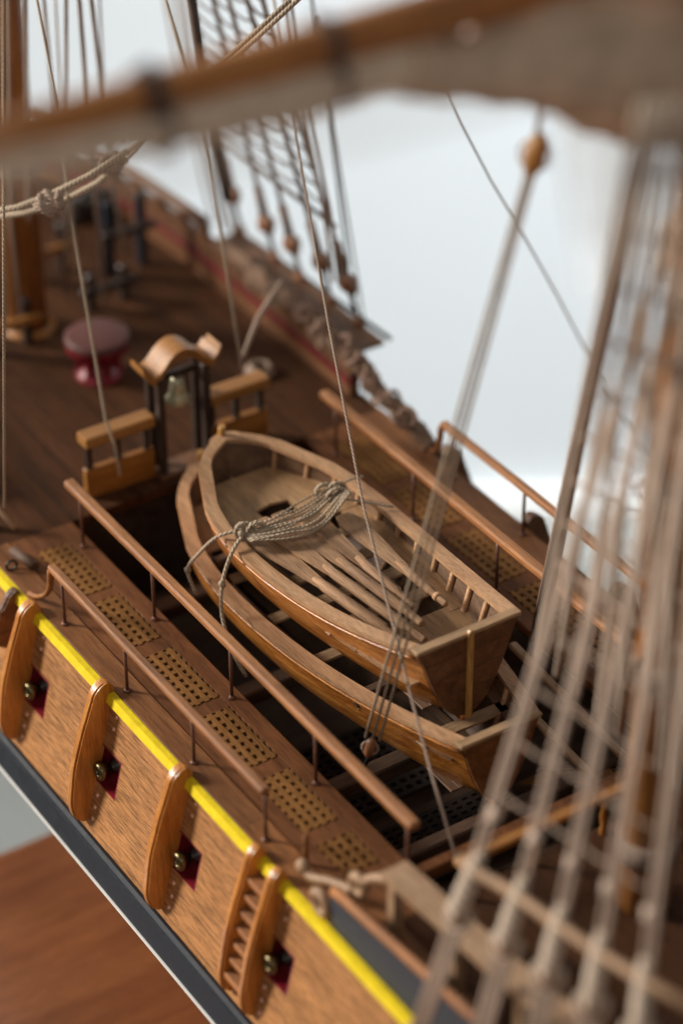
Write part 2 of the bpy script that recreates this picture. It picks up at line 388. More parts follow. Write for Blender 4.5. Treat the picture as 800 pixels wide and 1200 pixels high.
# forecastle deck, quarterdeck, gun deck
def deck_poly(x0, x1, z, th, name, mat, yin=0.1, cut=None):
    b = MB(); X = [x0+(x1-x0)*i/24 for i in range(25)]
    T = []; Bm = []
    for sgn in (-1, 1):
        for X_ in X: pass
    top = [V(x, -(5.5-yin)*Bf(x), z+shz(x)) for x in X]; top2 = [V(x, (5.5-yin)*Bf(x), z+shz(x)) for x in X]
    b.strip(top, top2, False)
    bt = [p-V(0, 0, th) for p in top]; bt2 = [p-V(0, 0, th) for p in top2]
    b.strip(bt, bt2, False); b.strip(top, bt, False); b.strip(top2, bt2, False)
    b.add([top[0], top2[0], bt2[0], bt[0], top[-1], top2[-1], bt2[-1], bt[-1]], [[0, 1, 2, 3], [4, 5, 6, 7]])
    return b.build(name, mat, ship)
deck_poly(-25, -1.05, 0, .22, 'forecastle_deck', W['deck'])
deck_poly(14.2, 30, 0, .22, 'quarterdeck', W['deck'])
b = MB(); b.box(-6, 20, -5.6, 5.6, -3.4, -3.2); b.build('gun_deck', W['beam'], ship)
b = MB(); b.box(-1.5, -1.25, -5.4, 5.4, -3.19, -.25); b.build('bulkhead', postm, ship)
b = MB(); b.box(14.3, 14.5, -5.4, 5.4, -3.19, -.25); b.build('bulkhead', postm, ship)

# gangways with gratings
GR = [(-.35, 1.72), (2.05, 3.95), (4.4, 6.45), (6.85, 8.8), (9.25, 11.1), (11.55, 12.6)]
GY0, GY1 = 3.66, 4.5
for sd in (-1, 1):
    b = MB()
    def yb(y0, y1, x0, x1, z0, z1, bev=.0): 
        b.box(x0, x1, min(sd*y0, sd*y1), max(sd*y0, sd*y1), z0, z1, bev)
    X0, X1 = -1.05, 14.2
    yb(3.22, GY0, X0, X1, -.2, 0, .02); yb(GY1, 4.86, X0, X1, -.2, 0)
    prev = X0
    for a, c in GR: yb(GY0, GY1, prev, a, -.2, -.0005); prev = c
    yb(GY0, GY1, prev, X1, -.2, -.0005)
    g = b.build('gangway', W['deckx'], ship)
    b = MB(); yb(4.885, 5.48, X0-.02, X1, -.2, .035, .012); b.build('margin_plank', W['margin'], ship)
    for a, c in GR:
        b = MB(); ny = 4; nx = round((c-a)/.235); px = (c-a)/nx; py = (GY1-GY0)/ny
        for i in range(nx):
            x = a+(i+.5)*px+random.uniform(-.006, .006); b.box(x-.058, x+.058, min(sd*GY0, sd*GY1)+.002, max(sd*GY0, sd*GY1)-.002, -.12, .008+random.uniform(-.004, .003))
        for j in range(ny):
            y = GY0+(j+.5)*py+random.uniform(-.006, .006); yb(y-.052, y+.052, a+.002, c-.002, -.12, .0165+random.uniform(-.002, .003))
        b.build('grating', W['grat'], ship)
    # handrails
    hr = MB(); hr.bar((-.55, sd*3.48, 1.5), (13.55, sd*3.48, 1.5), .27, .2, .05); hr = hr.build('handrail', W['rail'], ship)
    for i in range(5):
        s_ = MB(); x = i*3.32
        s_.tube([(x, sd*3.48, .0), (x, sd*3.48, 1.44)], .04, 8); s_.lathe([(0, 0), (.085, 0), (.085, .03), (.05, .05), (.05, .08), (0, .08)], (x, sd*3.48, .0), n=10)
        s_.build('stanchion', wire, hr)
    xr0 = 1.95
    hr = MB(); hr.bar((xr0, sd*5.25, 1.34), (10.95, sd*5.25, 1.34), .22, .17, .045)
    hr.tube(smoothpath([(xr0+.04, sd*5.25, 1.33), (xr0-.06, sd*5.25, 1.12), (xr0-.12, sd*5.26, .72), (xr0-.3, sd*5.3, .4), (xr0-.65, sd*5.36, .14), (xr0-.95, sd*5.4, .05)], 4), [.07+.015*math.sin(i/3) for i in range(21)], 8)
    hr = hr.build('handrail', W['rail'], ship)
    for i in range(4):
        x = 2.42+i*2.82
        s_ = MB(); s_.tube([(x, sd*5.25, .03), (x, sd*5.25, 1.27)], .04, 8); s_.lathe([(0, 0), (.09, 0), (.09, .03), (.06, .06), (0, .06)], (x, sd*5.25, .036), n=10)
        s_.build('stanchion', wire, hr)
    # fenders on the side (stations)
    def fender(x, w, d, ztop, zbot, name='fender', mat=W['fender']):
        if sd > 0: mat = W['hull_dark']
        b = MB(); h_ = ztop-zbot
        ctl = [(-.06, ztop-.12), (.02, ztop-.01), (.16*d/.68, ztop+.02), (.38*d/.68, ztop-.1), (.53*d/.68, ztop-.34), (.64*d/.68, lerp(ztop, zbot, .27)), (d*.98, lerp(ztop, zbot, .45)),
               (d*1.0, lerp(ztop, zbot, .55)), (d*.93, lerp(ztop, zbot, .7)), (d*.76, lerp(ztop, zbot, .85)), (d*.5, lerp(ztop, zbot, .95)), (d*.22, zbot+.01), (.03, zbot)]
        sp_ = smoothpath([(0, a_, b_) for a_, b_ in ctl], 5)
        def hh_(z): return 5.56 if z > -.02 else hy(x, z)
        out = [(sd*(hh_(q.z)+q.y), q.z) for q in sp_]; inn = [(sd*(hh_(q.z)-.06), min(q.z, ztop-.14)) for q in sp_]
        k_ = len(out)
        for u_, v_, w_ in ((0, 0, w/2),):
            vs = [V(x-w_, *q) for q in out]+[V(x+w_, *q) for q in out]+[V(x-w_, *q) for q in inn]+[V(x+w_, *q) for q in inn]
            fs = []
            for q in range(k_-1):
                fs += [[q, q+1, k_+q+1, k_+q], [q, q+1, 2*k_+q+1, 2*k_+q], [k_+q, k_+q+1, 3*k_+q+1, 3*k_+q]]
            b.add(vs, fs)
        o_ = [(q[0]+sd*.045, q[1]) for q in out[6:-6]]; i_ = [(q[0]-sd*.02, q[1]) for q in out[6:-6]]
        b.ext(o_+i_[::-1], 'yz', x-w/2+.055, x+w/2-.055)
        return b.build(name, mat, ship, mod=lambda o: setattr(o.modifiers.new('bevel', 'BEVEL'), 'width', .0005))
    for x in (1.62, 4.98, 8.3): fender(x, .25, .58, .3, -3.2)
    fender(.75, .22, .5, .1, -1.35, 'timber', W['hull_dark'])
    if sd < 0 or True:
        lad = MB(); lad = None
        root = bpy.data.objects.new('side_ladder', None); scene.collection.objects.link(root); root.parent = ship; root['_o'] = ship['_o']; root.empty_display_size = .01
        for x in (11.18, 12.0):
            o = fender(x, .19, .46, .3, -3.2, 'stile'); o.parent = root
        for k in range(7):
            z = -.38-k*.38; y = hy(11.4, z)
            b = MB(); b.box(11.28, 11.9, min(sd*(y-.02), sd*(y+.34)), max(sd*(y-.02), sd*(y+.34)), z-.075, z+.075, .02)
            o = b.build('step', W['rail'], ship); o.parent = root
    for x in (2.05, 5.4, 8.72, 12.33):
        for z in (-.42, -.72, -2.45, -2.75, -3.05):
            b = MB(); y = hy(x, z); b.lathe([(.058, 0), (.05, .025), (.0, .045)], (x+.02*random.uniform(-1, 1)-(.1 if z < -1 else 0), sd*(y-.005), z), (0, sd, .25), 8)
            b.build('nail', copper, ship)

# quarterdeck bulwark with cap, scrolls and upper rail
for sd in (-1, 1):
    b = MB(); X = [13.62+i*(29-13.62)/20 for i in range(21)]
    def wallrow(o, z): return [V(x, sd*(5.5+o)*Bf(x), z+shz(x)+max(0, x-13.6)*.12*(1 if z > .2 else 0)) for x in X]
    r1, r2_, r3, r4 = wallrow(-.02, .02), wallrow(-.02, .86), wallrow(-.18, .86), wallrow(-.18, .02)
    for A, C in ((r1, r2_), (r2_, r3), (r3, r4)): b.strip(A, C, False)
    b.add([r1[0], r2_[0], r3[0], r4[0]], [[0, 1, 2, 3]])
    b.build('quarter_bulwark', navy, ship)
    b = MB(); P_ = [p+V(0, -sd*.07, .04) for p in r2_]; b.tube(P_, .11, 6); b.build('cap_rail', W['rail'], ship)
    ur = MB(); P2 = [V(x, sd*4.72*Bf(x), 1.55+max(0, x-13.6)*.10+shz(x)) for x in X if x > 13.8]
    for A in zip(P2, P2[1:]): ur.bar(A[0]+V(0, -sd*.15, 0), A[1]+V(0, -sd*.15, 0), .6, .12, .0)
    ur = ur.build('upper_rail', W['carve'], ship)
    for x in (14.6, 16.6, 18.6, 20.6):
        b = MB(); b.box(x, x+.22, min(sd*4.63, sd*4.85), max(sd*4.63, sd*4.85), .0, 1.52+(x-13.6)*.1, .01); b.build('post', W['carve'], ur)
    b = MB()   # the inner step of deck planking beside the rail
    b.box(13.9, 24, min(sd*4.5, sd*5.3), max(sd*4.5, sd*5.3), 0.002, .3, .02); b.build('waterway', W['margin'], ship)
    def scroll(cx, cy, cz, r0, turns, tail, r=.085, flip=1):
        pts = []
        for i in range(int(turns*14)+1):
            a = i/14*2*math.pi; rr = r0*(.8+.2*i/(turns*14))
            pts.append(V(cx+flip*rr*math.cos(a+math.pi/2), cy, cz+rr*math.sin(a+math.pi/2)))
        pts += [Vector(p) for p in tail]
        b = MB(); b.tube(pts, [r*(.8+.35*min(1, i/len(pts))) for i in range(len(pts))], 8); b.build('scroll', W['carve'], ship)
    scroll(13.3, sd*5.5, .36, .25, 1.25, [], .1)
    b = MB(); pts = [(12.25, sd*5.22, .32), (12.5, sd*5.2, .26), (12.85, sd*5.1, .4), (13.2, sd*5.0, .5), (13.6, sd*4.95, .62)]
    b.tube(smoothpath(pts, 4), .1, 8); b.lathe([(.0, -.1), (.14, -.1), (.17, 0), (.14, .1), (0, .1)], (12.22, sd*5.22, .34), (0, 1, 0), 14); b.build('scroll', W['carve'], ship)
    scroll(13.85, sd*5.0, 1.0, .22, 1.25, smoothpath([(14.0, sd*4.95, 1.22), (14.2, sd*4.85, 1.38), (14.5, sd*4.72, 1.5)], 4), .1, -1)
    b = MB(); b.tube([(11.9, sd*4.95, .03), (11.9, sd*4.95, .85)], .055, 8); b.build('pin', W['margin'], ship)

# forecastle bulwark (starboard and port the same)
for sd in (-1, 1):
    X = [-24.5+i*(22.5)/22 for i in range(23)]
    if sd < 0: X = [x for x in X if x < -3.2]
    def row(o, z, k=1): return [V(x, sd*(5.5+o)*Bf(x), z+shz(x)+k*(.35*max(0, min(1, (-2-x)/3)))) for x in X]
    for nme, mt, z0, z1, o0, o1 in (('bulwark', W['hull_dark'], .0, .38, -.32, -.02), ('red_band', redp, .384, .52, -.38, .0), ('bulwark_top', W['hull_dark'], .525, .92, -.30, -.04)):
        b = MB(); a, c, d, e = row(o0, z0, 0 if z0 == 0 else .4), row(o0, z1, .4 if z1 < .6 else .8), row(o1, z1, .4 if z1 < .6 else .8), row(o1, z0, 0 if z0 == 0 else .4)
        for A, C in ((a, c), (c, d), (d, e), (e, a)): b.strip(A, C, False)
        for k in (0, -1): b.add([a[k], c[k], d[k], e[k]], [[0, 1, 2, 3]])
        b.build(nme, mt, ship)
    if sd > 0:
        Xr = [x for x in X if x < -8.5]
        b = MB(); b.tube([V(x, sd*5.3*Bf(x), 1.62+shz(x)) for x in Xr], .16, 6); rl = b.build('cap_rail', W['hull_dark'], ship)
        for i, x in enumerate(Xr):
            if i % 1 == 0:
                b = MB(); b.box(x-.12, x+.12, sd*5.3*Bf(x)-.1, sd*5.3*Bf(x)+.1, 1.1+shz(x), 1.56+shz(x)); b.build('timberhead', W['hull_dark'], rl)
        # long netting case with stowed cloth on top, then loose rolls towards the waist
        b = MB(); Xn = [-8.2+i*.16 for i in range(60)]; random.seed(5)
        prof = [(5.2, .86), (5.16, 1.1), (5.18, 1.32), (5.26, 1.46), (5.35, 1.52), (5.52, 1.4), (5.57, 1.1), (5.5, .9)]
        rows = []
        for yq, zq in prof:
            row_ = []
            for x in Xn:
                f = 1-max(0, (x+3)/4.4)**1.2*.75 if x > -3 else 1.0
                J = .045+.05*max(0, min(1, (x+5)/4))
                row_.append(V(x+random.uniform(-.05, .05), yq+random.uniform(-J, J)+.05*math.sin(x*2.3), (zq+random.uniform(-J, J)+.07*math.sin(x*2.9+1)+.05*math.sin(x*6.1+yq*4))*f+shz(x)*.8-.15*(1-f)))
            rows.append(row_)
        for A, C in zip(rows, rows[1:]): b.strip(A, C, False)
        b.add([q[0] for q in rows], [list(range(8))]); b.add([q[-1] for q in rows], [list(range(8))])
        b.build('hammock_netting', hamm, ship)
        for k in range(8):
            x = -4.6+k*.72; f = 1-max(0, (x+3)/4.4)*.75 if x > -3 else 1.0
            b = MB()
            for q in range(3):
                r_ = random.uniform(.14, .24); ax_ = Vector((random.uniform(-1, 1), random.uniform(-1, 1), random.uniform(-1, 1))).normalized(); u_ = ax_.orthogonal().normalized(); v_ = ax_.cross(u_)
                c_ = V(x+random.uniform(-.15, .15), 5.15+random.uniform(-.2, .3), 1.5*f+.12*random.random())
                b.tube([c_+(u_*math.cos(a)+v_*math.sin(a))*r_ for a in [t*math.pi/7 for t in range(15)]], .055, 6, False)
            b.build('rope_hank', rope_b, ship)
    # belaying pin rail inboard
    if sd > 0: continue
    b = MB(); b.bar((-11, sd*4.95, .75), (-3.5, sd*5.05, .75), .22, .1); pr_ = b.build('pin_rail', W['hull_dark'], ship)
    for i in range(9):
        x = -10.6+i*.83; b = MB(); b.lathe([(0, -.35), (.045, -.35), (.06, 0), (.075, .06), (.05, .14), (.08, .3), (.05, .4), (0, .42)], (x, sd*(4.96+i*.01), .8), n=8)
        b.build('belaying_pin', W['block'], pr_)

# cross rails and belfry at the forward end of the well
xb = -1.72
for y0, y1 in ((-2.5, -.62), (.86, 2.56)):
    b = MB(); b.box(xb-.24, xb+.24, y0, y1, 1.47, 1.76, .06, seg=2); cr = b.build('cross_rail', W['raily'], ship)
    b = MB(); b.box(xb-.1, xb+.1, y0+.03, y1-.0, -.2, .8, .02); b.build('rail_board', W['board'], cr)
    for k in range(3):
        y = y0+.16+k*(y1-y0-.34)/2; b = MB(); b.box(xb-.075, xb+.075, y-.07, y+.07, .6, 1.53); b.build('post', postm, cr)
bel = bpy.data.objects.new('belfry', None); scene.collection.objects.link(bel); bel.parent = ship; bel['_o'] = ship['_o']; bel.empty_display_size = .01
def sub(b, name, mat):
    o = b.build(name, mat, ship); o.parent = bel; return o
for x in (-1.95, -1.45):
    for y in (-.5, .74):
        b = MB(); b.box(x-.1, x+.1, y-.09, y+.09, -3.19 if x > -1.5 else -.0, 2.78, .015); sub(b, 'post', postm)
out = []; inn = []
for i in range(41):
    u = -.93+i*2.1/40; c = .12; q = abs(u-c)/1.05
    z = 3.36-.62*(q/.5)**2*.55 if q < .5 else 3.36-.341-.0-(.18*math.sin((q-.5)/.5*math.pi*.9)) + (.0 if q < .75 else (q-.75)*.95)
    out.append((u, z)); inn.append((u, z-.17))
b = MB(); b.ext(out+inn[::-1], 'yz', -2.02, -1.38); sub(b, 'roof', W['raily'])
b = MB(); b.ext([(p[0], p[1]+.02) for p in out[2:-2]]+[(p[0], p[1]+.085) for p in out[2:-2]][::-1], 'yz', -2.08, -1.32); sub(b, 'roof_moulding', W['raily'])
b = MB(); b.box(-1.78, -1.62, -.42, .66, 2.55, 2.72, .02); sub(b, 'crossbar', postm)
b = MB(); b.lathe([(0, 0), (.1, 0), (.16, -.08), (.19, -.3), (.23, -.5), (.34, -.66), (.33, -.69), (.27, -.62), (0, -.6)], (-1.7, .12, 2.53)); b.tube([(-1.7, .12, 2.5), (-1.7, .12, 2.58)], .06); b.lathe([(0, 0), (.07, .02), (.07, .1), (0, .12)], (-1.7, .12, 1.72)); sub(b, 'bell', glassy)
b = MB(); b.box(-1.95, -1.3, -.62, .86, -.2, .12, .03); sub(b, 'sill', W['hull_dark'])
# stair below the belfry and dark fittings on the gun deck
for x in (1.0, 4.8, 8.6):
    b = MB(); b.box(x-.22, x+.22, -3.2, 3.2, -2.0, -1.62, .04); b.build('skid_beam', W['beam'], ship)
for x0, x1 in ((6.0, 8.4), (9.2, 11.0)):
    b = MB(); n = 10
    for i in range(n+1):
        x = lerp(x0, x1, i/n); b.box(x-.055, x+.055, -3, 2, -3.1, -2.98)
    for i in range(20):
        y = lerp(-3, 2, i/19); b.box(x0, x1, y-.055, y+.055, -3.1, -2.975)
    b.build('grating', postm, ship)
b = MB(); b.box(11.6, 11.95, -3.4, 3.4, -1.35, -1.0, .04); b.build('deck_beam', W['beam'], ship)
b = MB(); b.box(12.9, 13.2, -3.2, 3.2, -.5, -.2, .04); b.build('deck_beam', W['deckx'], ship)
lad = bpy.data.objects.new('companion_ladder', None); scene.collection.objects.link(lad); lad.parent = ship; lad['_o'] = ship['_o']; lad.empty_display_size = .01
for y in (1.75, 2.7):
    b = MB(); b.bar((8.3, y, -.1), (12.8, y, -.55), .2, .14, .03); o = b.build('ladder_rail', W['carve'], ship); o.parent = lad
    b = MB(); b.bar((9.6, y, -3.1), (12.9, y, -.7), .12, .5, .02); o = b.build('stringer', W['hull_dark'], ship); o.parent = lad
for k in range(7):
    t = k/6; x = lerp(9.9, 12.6, t); z = lerp(-2.8, -.75, t)
    b = MB(); b.box(x-.2, x+.2, 1.8, 2.65, z-.04, z+.04); o = b.build('step', W['board'], ship); o.parent = lad
# quarterdeck things seen between the shrouds
b = MB(); b.box(14.25, 14.5, -3.1, 3.3, .9, 1.05, .02); qr = b.build('cross_rail', W['board'], ship)
for y in (-2.9, -1.2, .5, 2.0, 3.1):
    b = MB(); b.lathe([(.08, 0), (.08, .1), (.05, .2), (.09, .45), (.05, .7), (.08, .9)], (14.38, y, 0), n=10); b.build('post', W['board'], qr)
# channels
for sd, xa, xe, zc in ((1, -9.2, -2.3, .95), (-1, 17.7, 24, .45), (1, 15.4, 24, .55)):
    b = MB(); b.box(xa, xe, min(sd*5.6, sd*6.45), max(sd*5.6, sd*6.45), zc, zc+.13, .02); b.build('channel', W['hull_dark'], ship)

# ------------------------------------------------------------------ capstan, guns and fittings on deck
c = thing('capstan', 'round dark red drum with dusty flat top standing on the fore deck', 'capstan', (-6.4, .45, 0))
b = MB(); b.lathe([(.0, 1.22), (.76, 1.22), (.82, 1.19), (.82, 1.04)], (-6.4, .45, 0), n=24); b.build('drumhead', dusty_maroon, c)
b = MB(); b.lathe([(.83, 1.035), (.83, .86), (.76, .82), (.46, .8), (.42, .66), (0, .66)], (-6.4, .45, 0), n=24); b.build('rim', maroon, c)
b = MB(); b.lathe([(.46, .9), (.36, .7), (.36, .35), (.5, .2), (.62, .12), (.62, 0)], (-6.4, .45, 0), n=12)
for k in range(6):
    a = k*math.pi/3; b.box(.3, .56, -.06, .06, .1, .86, .01, Matrix.Translation((-6.4, .45, 0)) @ Matrix.Rotation(a, 4, 'Z'))
b.build('barrel', maroon, c)
for k, p in enumerate(PORTS[1:5]):
    names = ['brass muzzled cannon in the port behind the foremost tall fender, left edge', 'brass muzzled cannon in the red port just aft of the middle fender pair', 'brass muzzled cannon in the red port nearest before the side ladder', 'brass muzzled cannon in the red port aft of the side ladder']
    labs = ['cannon in the red port furthest left, beside the foremost varnished fender', 'cannon in the second red port from the left, right of the second fender', 'cannon in the red port between the third fender and the side ladder', 'cannon in the lowest red port, to the right of the side ladder']
    c = thing('cannon', labs[k], 'cannon', (p, -4.6, -3.2), 'cannons in the port side gunports')
    b = MB(); o = (p-.04, -4.04, -1.74); b.lathe([(0, 0), (.24, 0), (.26, .3), (.2, .9), (.17, 1.45), (.2, 1.5), (.23, 1.6), (.2, 1.72), (.1, 1.78), (.085, 1.86), (.13, 1.9), (.13, 1.95)], o, (0, -1, .02), 16)
    b.build('barrel', iron, c)
    b = MB(); b.lathe([(.1, 1.9), (.15, 1.93), (.22, 2.02), (.215, 2.12), (.17, 2.16), (.1, 2.15), (.085, 2.1), (.08, 1.8), (0, 1.8)], o, (0, -1, .02), 16); b.build('muzzle', brass, c)
    b = MB(); b.box(p-.3, p+.3, -4.9, -3.4, -3.0, -2.3, .03); b.box(p-.3, p-.18, -4.9, -3.7, -2.3, -1.9); b.box(p+.18, p+.3, -4.9, -3.7, -2.3, -1.9); b.build('carriage', W['margin'], c)
    for dx in (-.38, .38):
        for y in (-4.7, -3.7):
            b = MB(); b.lathe([(0, -.07), (.2, -.07), (.2, .07), (0, .07)], (p+dx, y, -3.0), (1, 0, 0), 12); b.build('truck', W['margin'], c)
def carronade(x, y, ang, label):
    c = thing('carronade', label, 'carronade', (x, y, 0), 'carronades on the fore deck')
    M = Matrix.Translation((x, y, 0)) @ Matrix.Rotation(ang, 4, 'Z')
    b = MB(); o = M @ V(-.7, 0, .75); ax = (M.to_3x3() @ V(1, 0, .03)); b.lathe([(0, -.1), (.1, -.1), (.1, 0), (.27, .05), (.3, .5), (.25, 1.0), (.24, 1.6), (.28, 1.7), (.28, 1.85), (.14, 1.87), (.13, 1.5), (0, 1.5)], o, ax, 16); b.build('barrel', black, c)
    b = MB(); b.box(-.9, .7, -.3, .3, .18, .45, .03, M); b.box(-.3, .2, -.3, -.18, .4, .75, 0, M); b.box(-.3, .2, .18, .3, .4, .75, 0, M); b.build('carriage', postm, c)
    for dx in (-.7, .5):
        for dy in (-.36, .36):
            b = MB(); b.lathe([(0, -.06), (.17, -.06), (.17, .06), (0, .06)], M @ V(dx, dy, .17), M.to_3x3() @ V(0, 1, 0), 12); b.build('truck', black, c)
carronade(-13.6, 4.3, R(80), 'dark carronade further forward on the fore deck under the knotted ropes')
def bitt(x, y, label, h=1.4, mat=postm, cm=W['board']):
    c = thing('bitts', label, 'bitts', (x, y, 0), 'bitts on the fore deck')
    for d in (-.5, .5):
        b = MB(); b.box(x-.12, x+.12, y+d-.12, y+d+.12, 0, h, .03); b.build('post', mat, c)
    b = MB(); b.box(x+.12, x+.3, y-.85, y+.85, h*.55, h*.55+.22, .03); b.build('crosspiece', cm, c)
bitt(-8.7, -.9, 'orange wooden crosspiece on dark posts at the foot of the foremast')
bitt(-11.4, 1.6, 'pair of dark posts with orange crosspiece ahead of the capstan', 1.6)
bitt(-10.6, 3.6, 'tall pair of black posts behind the capstan, near the far bulwark', 2.3, black, postm)
bitt(-9.3, 2.3, 'low dark posts just behind the capstan', 1.1, postm, postm)
c = thing('ring_block', 'small dusty coil with a ring lying on the fore deck edge by the yellow stripe', 'rope coil', (-.3, -5.0, .0))
b = MB(); b.tube([(-.6, -5.0, .12), (.25, -4.85, .14)], .12, 10); b.build('roller', W['beam'], c)
b = MB(); b.tube([V(-.05+.0*a, -5.3+.13*math.cos(a), .16+.13*math.sin(a)) for a in [i*math.pi/8 for i in range(17)]], .035, 6, False); b.build('ring', iron, c)
c = thing('handspike', 'tan wooden bar lying over the fore deck edge at the left', 'bar', (-1.6, -5.0, 0))
b = MB(); b.tube([(-3.2, -4.95, 1.15), (-.75, -4.85, .62)], [.09, .06], 8); b.build('shaft', W['carve'], c)
b = MB(); b.box(-1.9, -1.7, -5.0, -4.8, .0, .78); b.build('stand', W['beam'], c)
for i, (x, y) in enumerate(((-6.1, -3.3), (-8.9, -2.2), (-4.2, 3.9))):
    c = ['low rope coil near the left edge of the fore deck', 'coiled rope beside the foot of the foremast', 'coiled rope on the fore deck below the red banded bulwark'][i]
    b = MB(); b.tube([V(x+.35*(1-.1*(k//16))*math.cos(k*math.pi/8), y+.35*(1-.1*(k//16))*math.sin(k*math.pi/8), .06+.045*(k/16)) for k in range(64)], .055, 6)
    tag(b.build('rope_coil', rope_g), c, 'rope coil', 'rope coils on the fore deck')

# ------------------------------------------------------------------ ship's boats
def boat(label, x0, x1, cy0, cy1, bm, bt, zg, depth, group, upper):
    """zg: gunwale heights at bow, middle, stern"""
    L = x1-x0; kz = lambda t: lerp(zg[1], zg[1], t)-depth+(.55*max(0, 1-t/.22)**2*depth)+(.18*max(0, (t-.8)/.2)**2*depth)
    c = thing('ships_boat', label, 'boat', ((x0+x1)/2, (cy0+cy1)/2, zg[1]-depth), group)
    def g(t): return zg[0]*(1-t)**2*1+2*(1-t)*t*(2*zg[1]-.5*(zg[0]+zg[2]))+zg[2]*t*t
    def hb(t):
        if t < .42: return max(.03, bm*(1-(1-t/.42)**2.3)**.62)
        return lerp(bm, bt, ((t-.42)/.58)**1.9)
    def cy(t): return lerp(cy0, cy1, t)
    def X(t, s=0): return x0+L*t+(.35*s*(1-t/.12) if t < .12 else 0)-(.10*s*max(0, (t-.9)/.1))
    NT, NS = 48, 12
    def pt(t, s, o=0.0):
        th = s*math.pi/2; full = lerp(.55, .72, min(1, t/.35)) if t < .35 else lerp(.72, .8, (t-.35)/.65)
        vv = .75*max(0, min(1, (t-.55)/.45))**1.5; cv = max(0, math.cos(th))**full; cv = cv*(1-vv)+(1-s)**.9*vv
        y = (hb(t)-o)*cv; z = g(t)-(g(t)-kz(t)-o)*math.sin(th)**1.25
        return X(t, math.sin(th)), max(0.0, y), z
    tt = [(i/NT)**1.5 if i/NT < .2 else i/NT for i in range(NT+1)]; tt = sorted(tt)
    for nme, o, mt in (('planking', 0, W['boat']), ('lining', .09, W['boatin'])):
        b = MB()
        for sg in (-1, 1):
            vs = []
            for t in tt:
                for j in range(NS+1):
                    x, y, z = pt(t, j/NS, o)
                    if o and t < .02: x += .05
                    vs.append(V(x, cy(t)+sg*y, z-(0 if not o else .01)))
            m = NS+1; b.add(vs, [[i*m+j, i*m+j+1, (i+1)*m+j+1, (i+1)*m+j] for i in range(NT) for j in range(NS)], True)
        b.build(nme, mt, c)
    # gunwale: flat cap
    b = MB(); wd_ = .29; th = .11
    for sg in (-1, 1):
        A, Bi = [], []
        for t in tt:
            x, y = X(t), hb(t); A.append(V(x-(.08 if t < .01 else 0), cy(t)+sg*(y+.05), g(t)+.06)); yi = max(.0, y-wd_+.02)
            if t < .06: x += .16*(1-t/.06)
            Bi.append(V(x, cy(t)+sg*yi, g(t)+.06))
        A2 = [p-V(0, 0, th) for p in A]; B2 = [p-V(0, 0, th) for p in Bi]
        for P_, Q in ((A, Bi), (A, A2), (Bi, B2), (A2, B2)): b.strip(P_, Q, False)
    b.build('gunwale', W['gun'], c)
    # rubbing strake
    b = MB()
    for sg in (-1, 1):
        b.tube([V(X(t), cy(t)+sg*(hb(t)+.015), g(t)-.14) for t in tt], .035, 6)
    b.build('rubbing_strake', W['boat'], c)
    # transom
    pts = [pt(1, j/NS) for j in range(NS+1)]
    poly = [(cy1-p[1], p[2]) for p in pts]+[(cy1+p[1], p[2]) for p in pts[::-1][1:]]
    b = MB(); n = len(poly); b.add([V(x1-.0, y, z) for y, z in poly]+[V(x1+.1, y, z) for y, z in poly], [list(range(n)), list(range(n, 2*n))]+[[i, (i+1) % n, n+(i+1) % n, n+i] for i in range(n)])
    b.build('transom', W['hull_dark'] if upper else W['margin'], c)
    b = MB(); b.box(x1-.1, x1+.13, cy1-bt-.05, cy1+bt+.05, g(1)-.02, g(1)+.075, .015); b.build('transom_cap', W['guny'], c)
    # stem and keel
    b = MB(); b.tube(smoothpath([(x0+.0, cy0, g(0)+.3), (x0-.03, cy0, g(0)-.1), (x0+.12, cy0, lerp(g(0), kz(0), .5)), (x0+.5, cy0, kz(0)-.02), (x0+2, cy(.2), kz(.2)-.05)], 4), .085, 8); b.build('stem', W['stick'], c)
    b = MB(); b.bar((x0+.8, cy0, kz(.1)-.06), (x1, cy1, kz(.95)-.06), .1, .16); b.build('keel', W['boat'], c)
    if upper:
        b = MB(); b.box(x1+.1, x1+.22, cy1-.07, cy1+.07, kz(1)-.05, g(1)+.16, .03); b.build('sternpost', W['stick'], c)
    # ribs
    for i in range(1, 12):
        t = i/12.3
        for sg in (-1, 1):
            path = []
            for j in range(0, NS, 1):
                x, y, z = pt(t, j/NS, .12); path.append(V(x, cy(t)+sg*y, z))
            b = MB(); b.tube(path, .075, 4); b.build('rib', W['gun'], c)
    # risers / side benches, floor, bow platform, thwarts
    zb = zg[1]-.42 if upper else zg[1]-.4
    def plat(t0, t1, z, inset, name, mat, hole=None):
        b = MB(); T = [lerp(t0, t1, i/14) for i in range(15)]
        for sg in (-1, 1):
            o = [V(X(t), cy(t)+sg*max(.03, hb(t)-.16), z) for t in T]
            i_ = [V(X(t), cy(t)+sg*max(0.0, (hb(t)-.16)*inset), z) for t in T]
            o2 = [p-V(0, 0, .06) for p in o]; i2 = [p-V(0, 0, .06) for p in i_]
            for P_, Q in ((o, i_), (i_, i2), (o2, i2)): b.strip(P_, Q, False)
            b.add([o[-1], i_[-1], i2[-1], o2[-1]], [[0, 1, 2, 3]])
        b.build(name, mat, c)
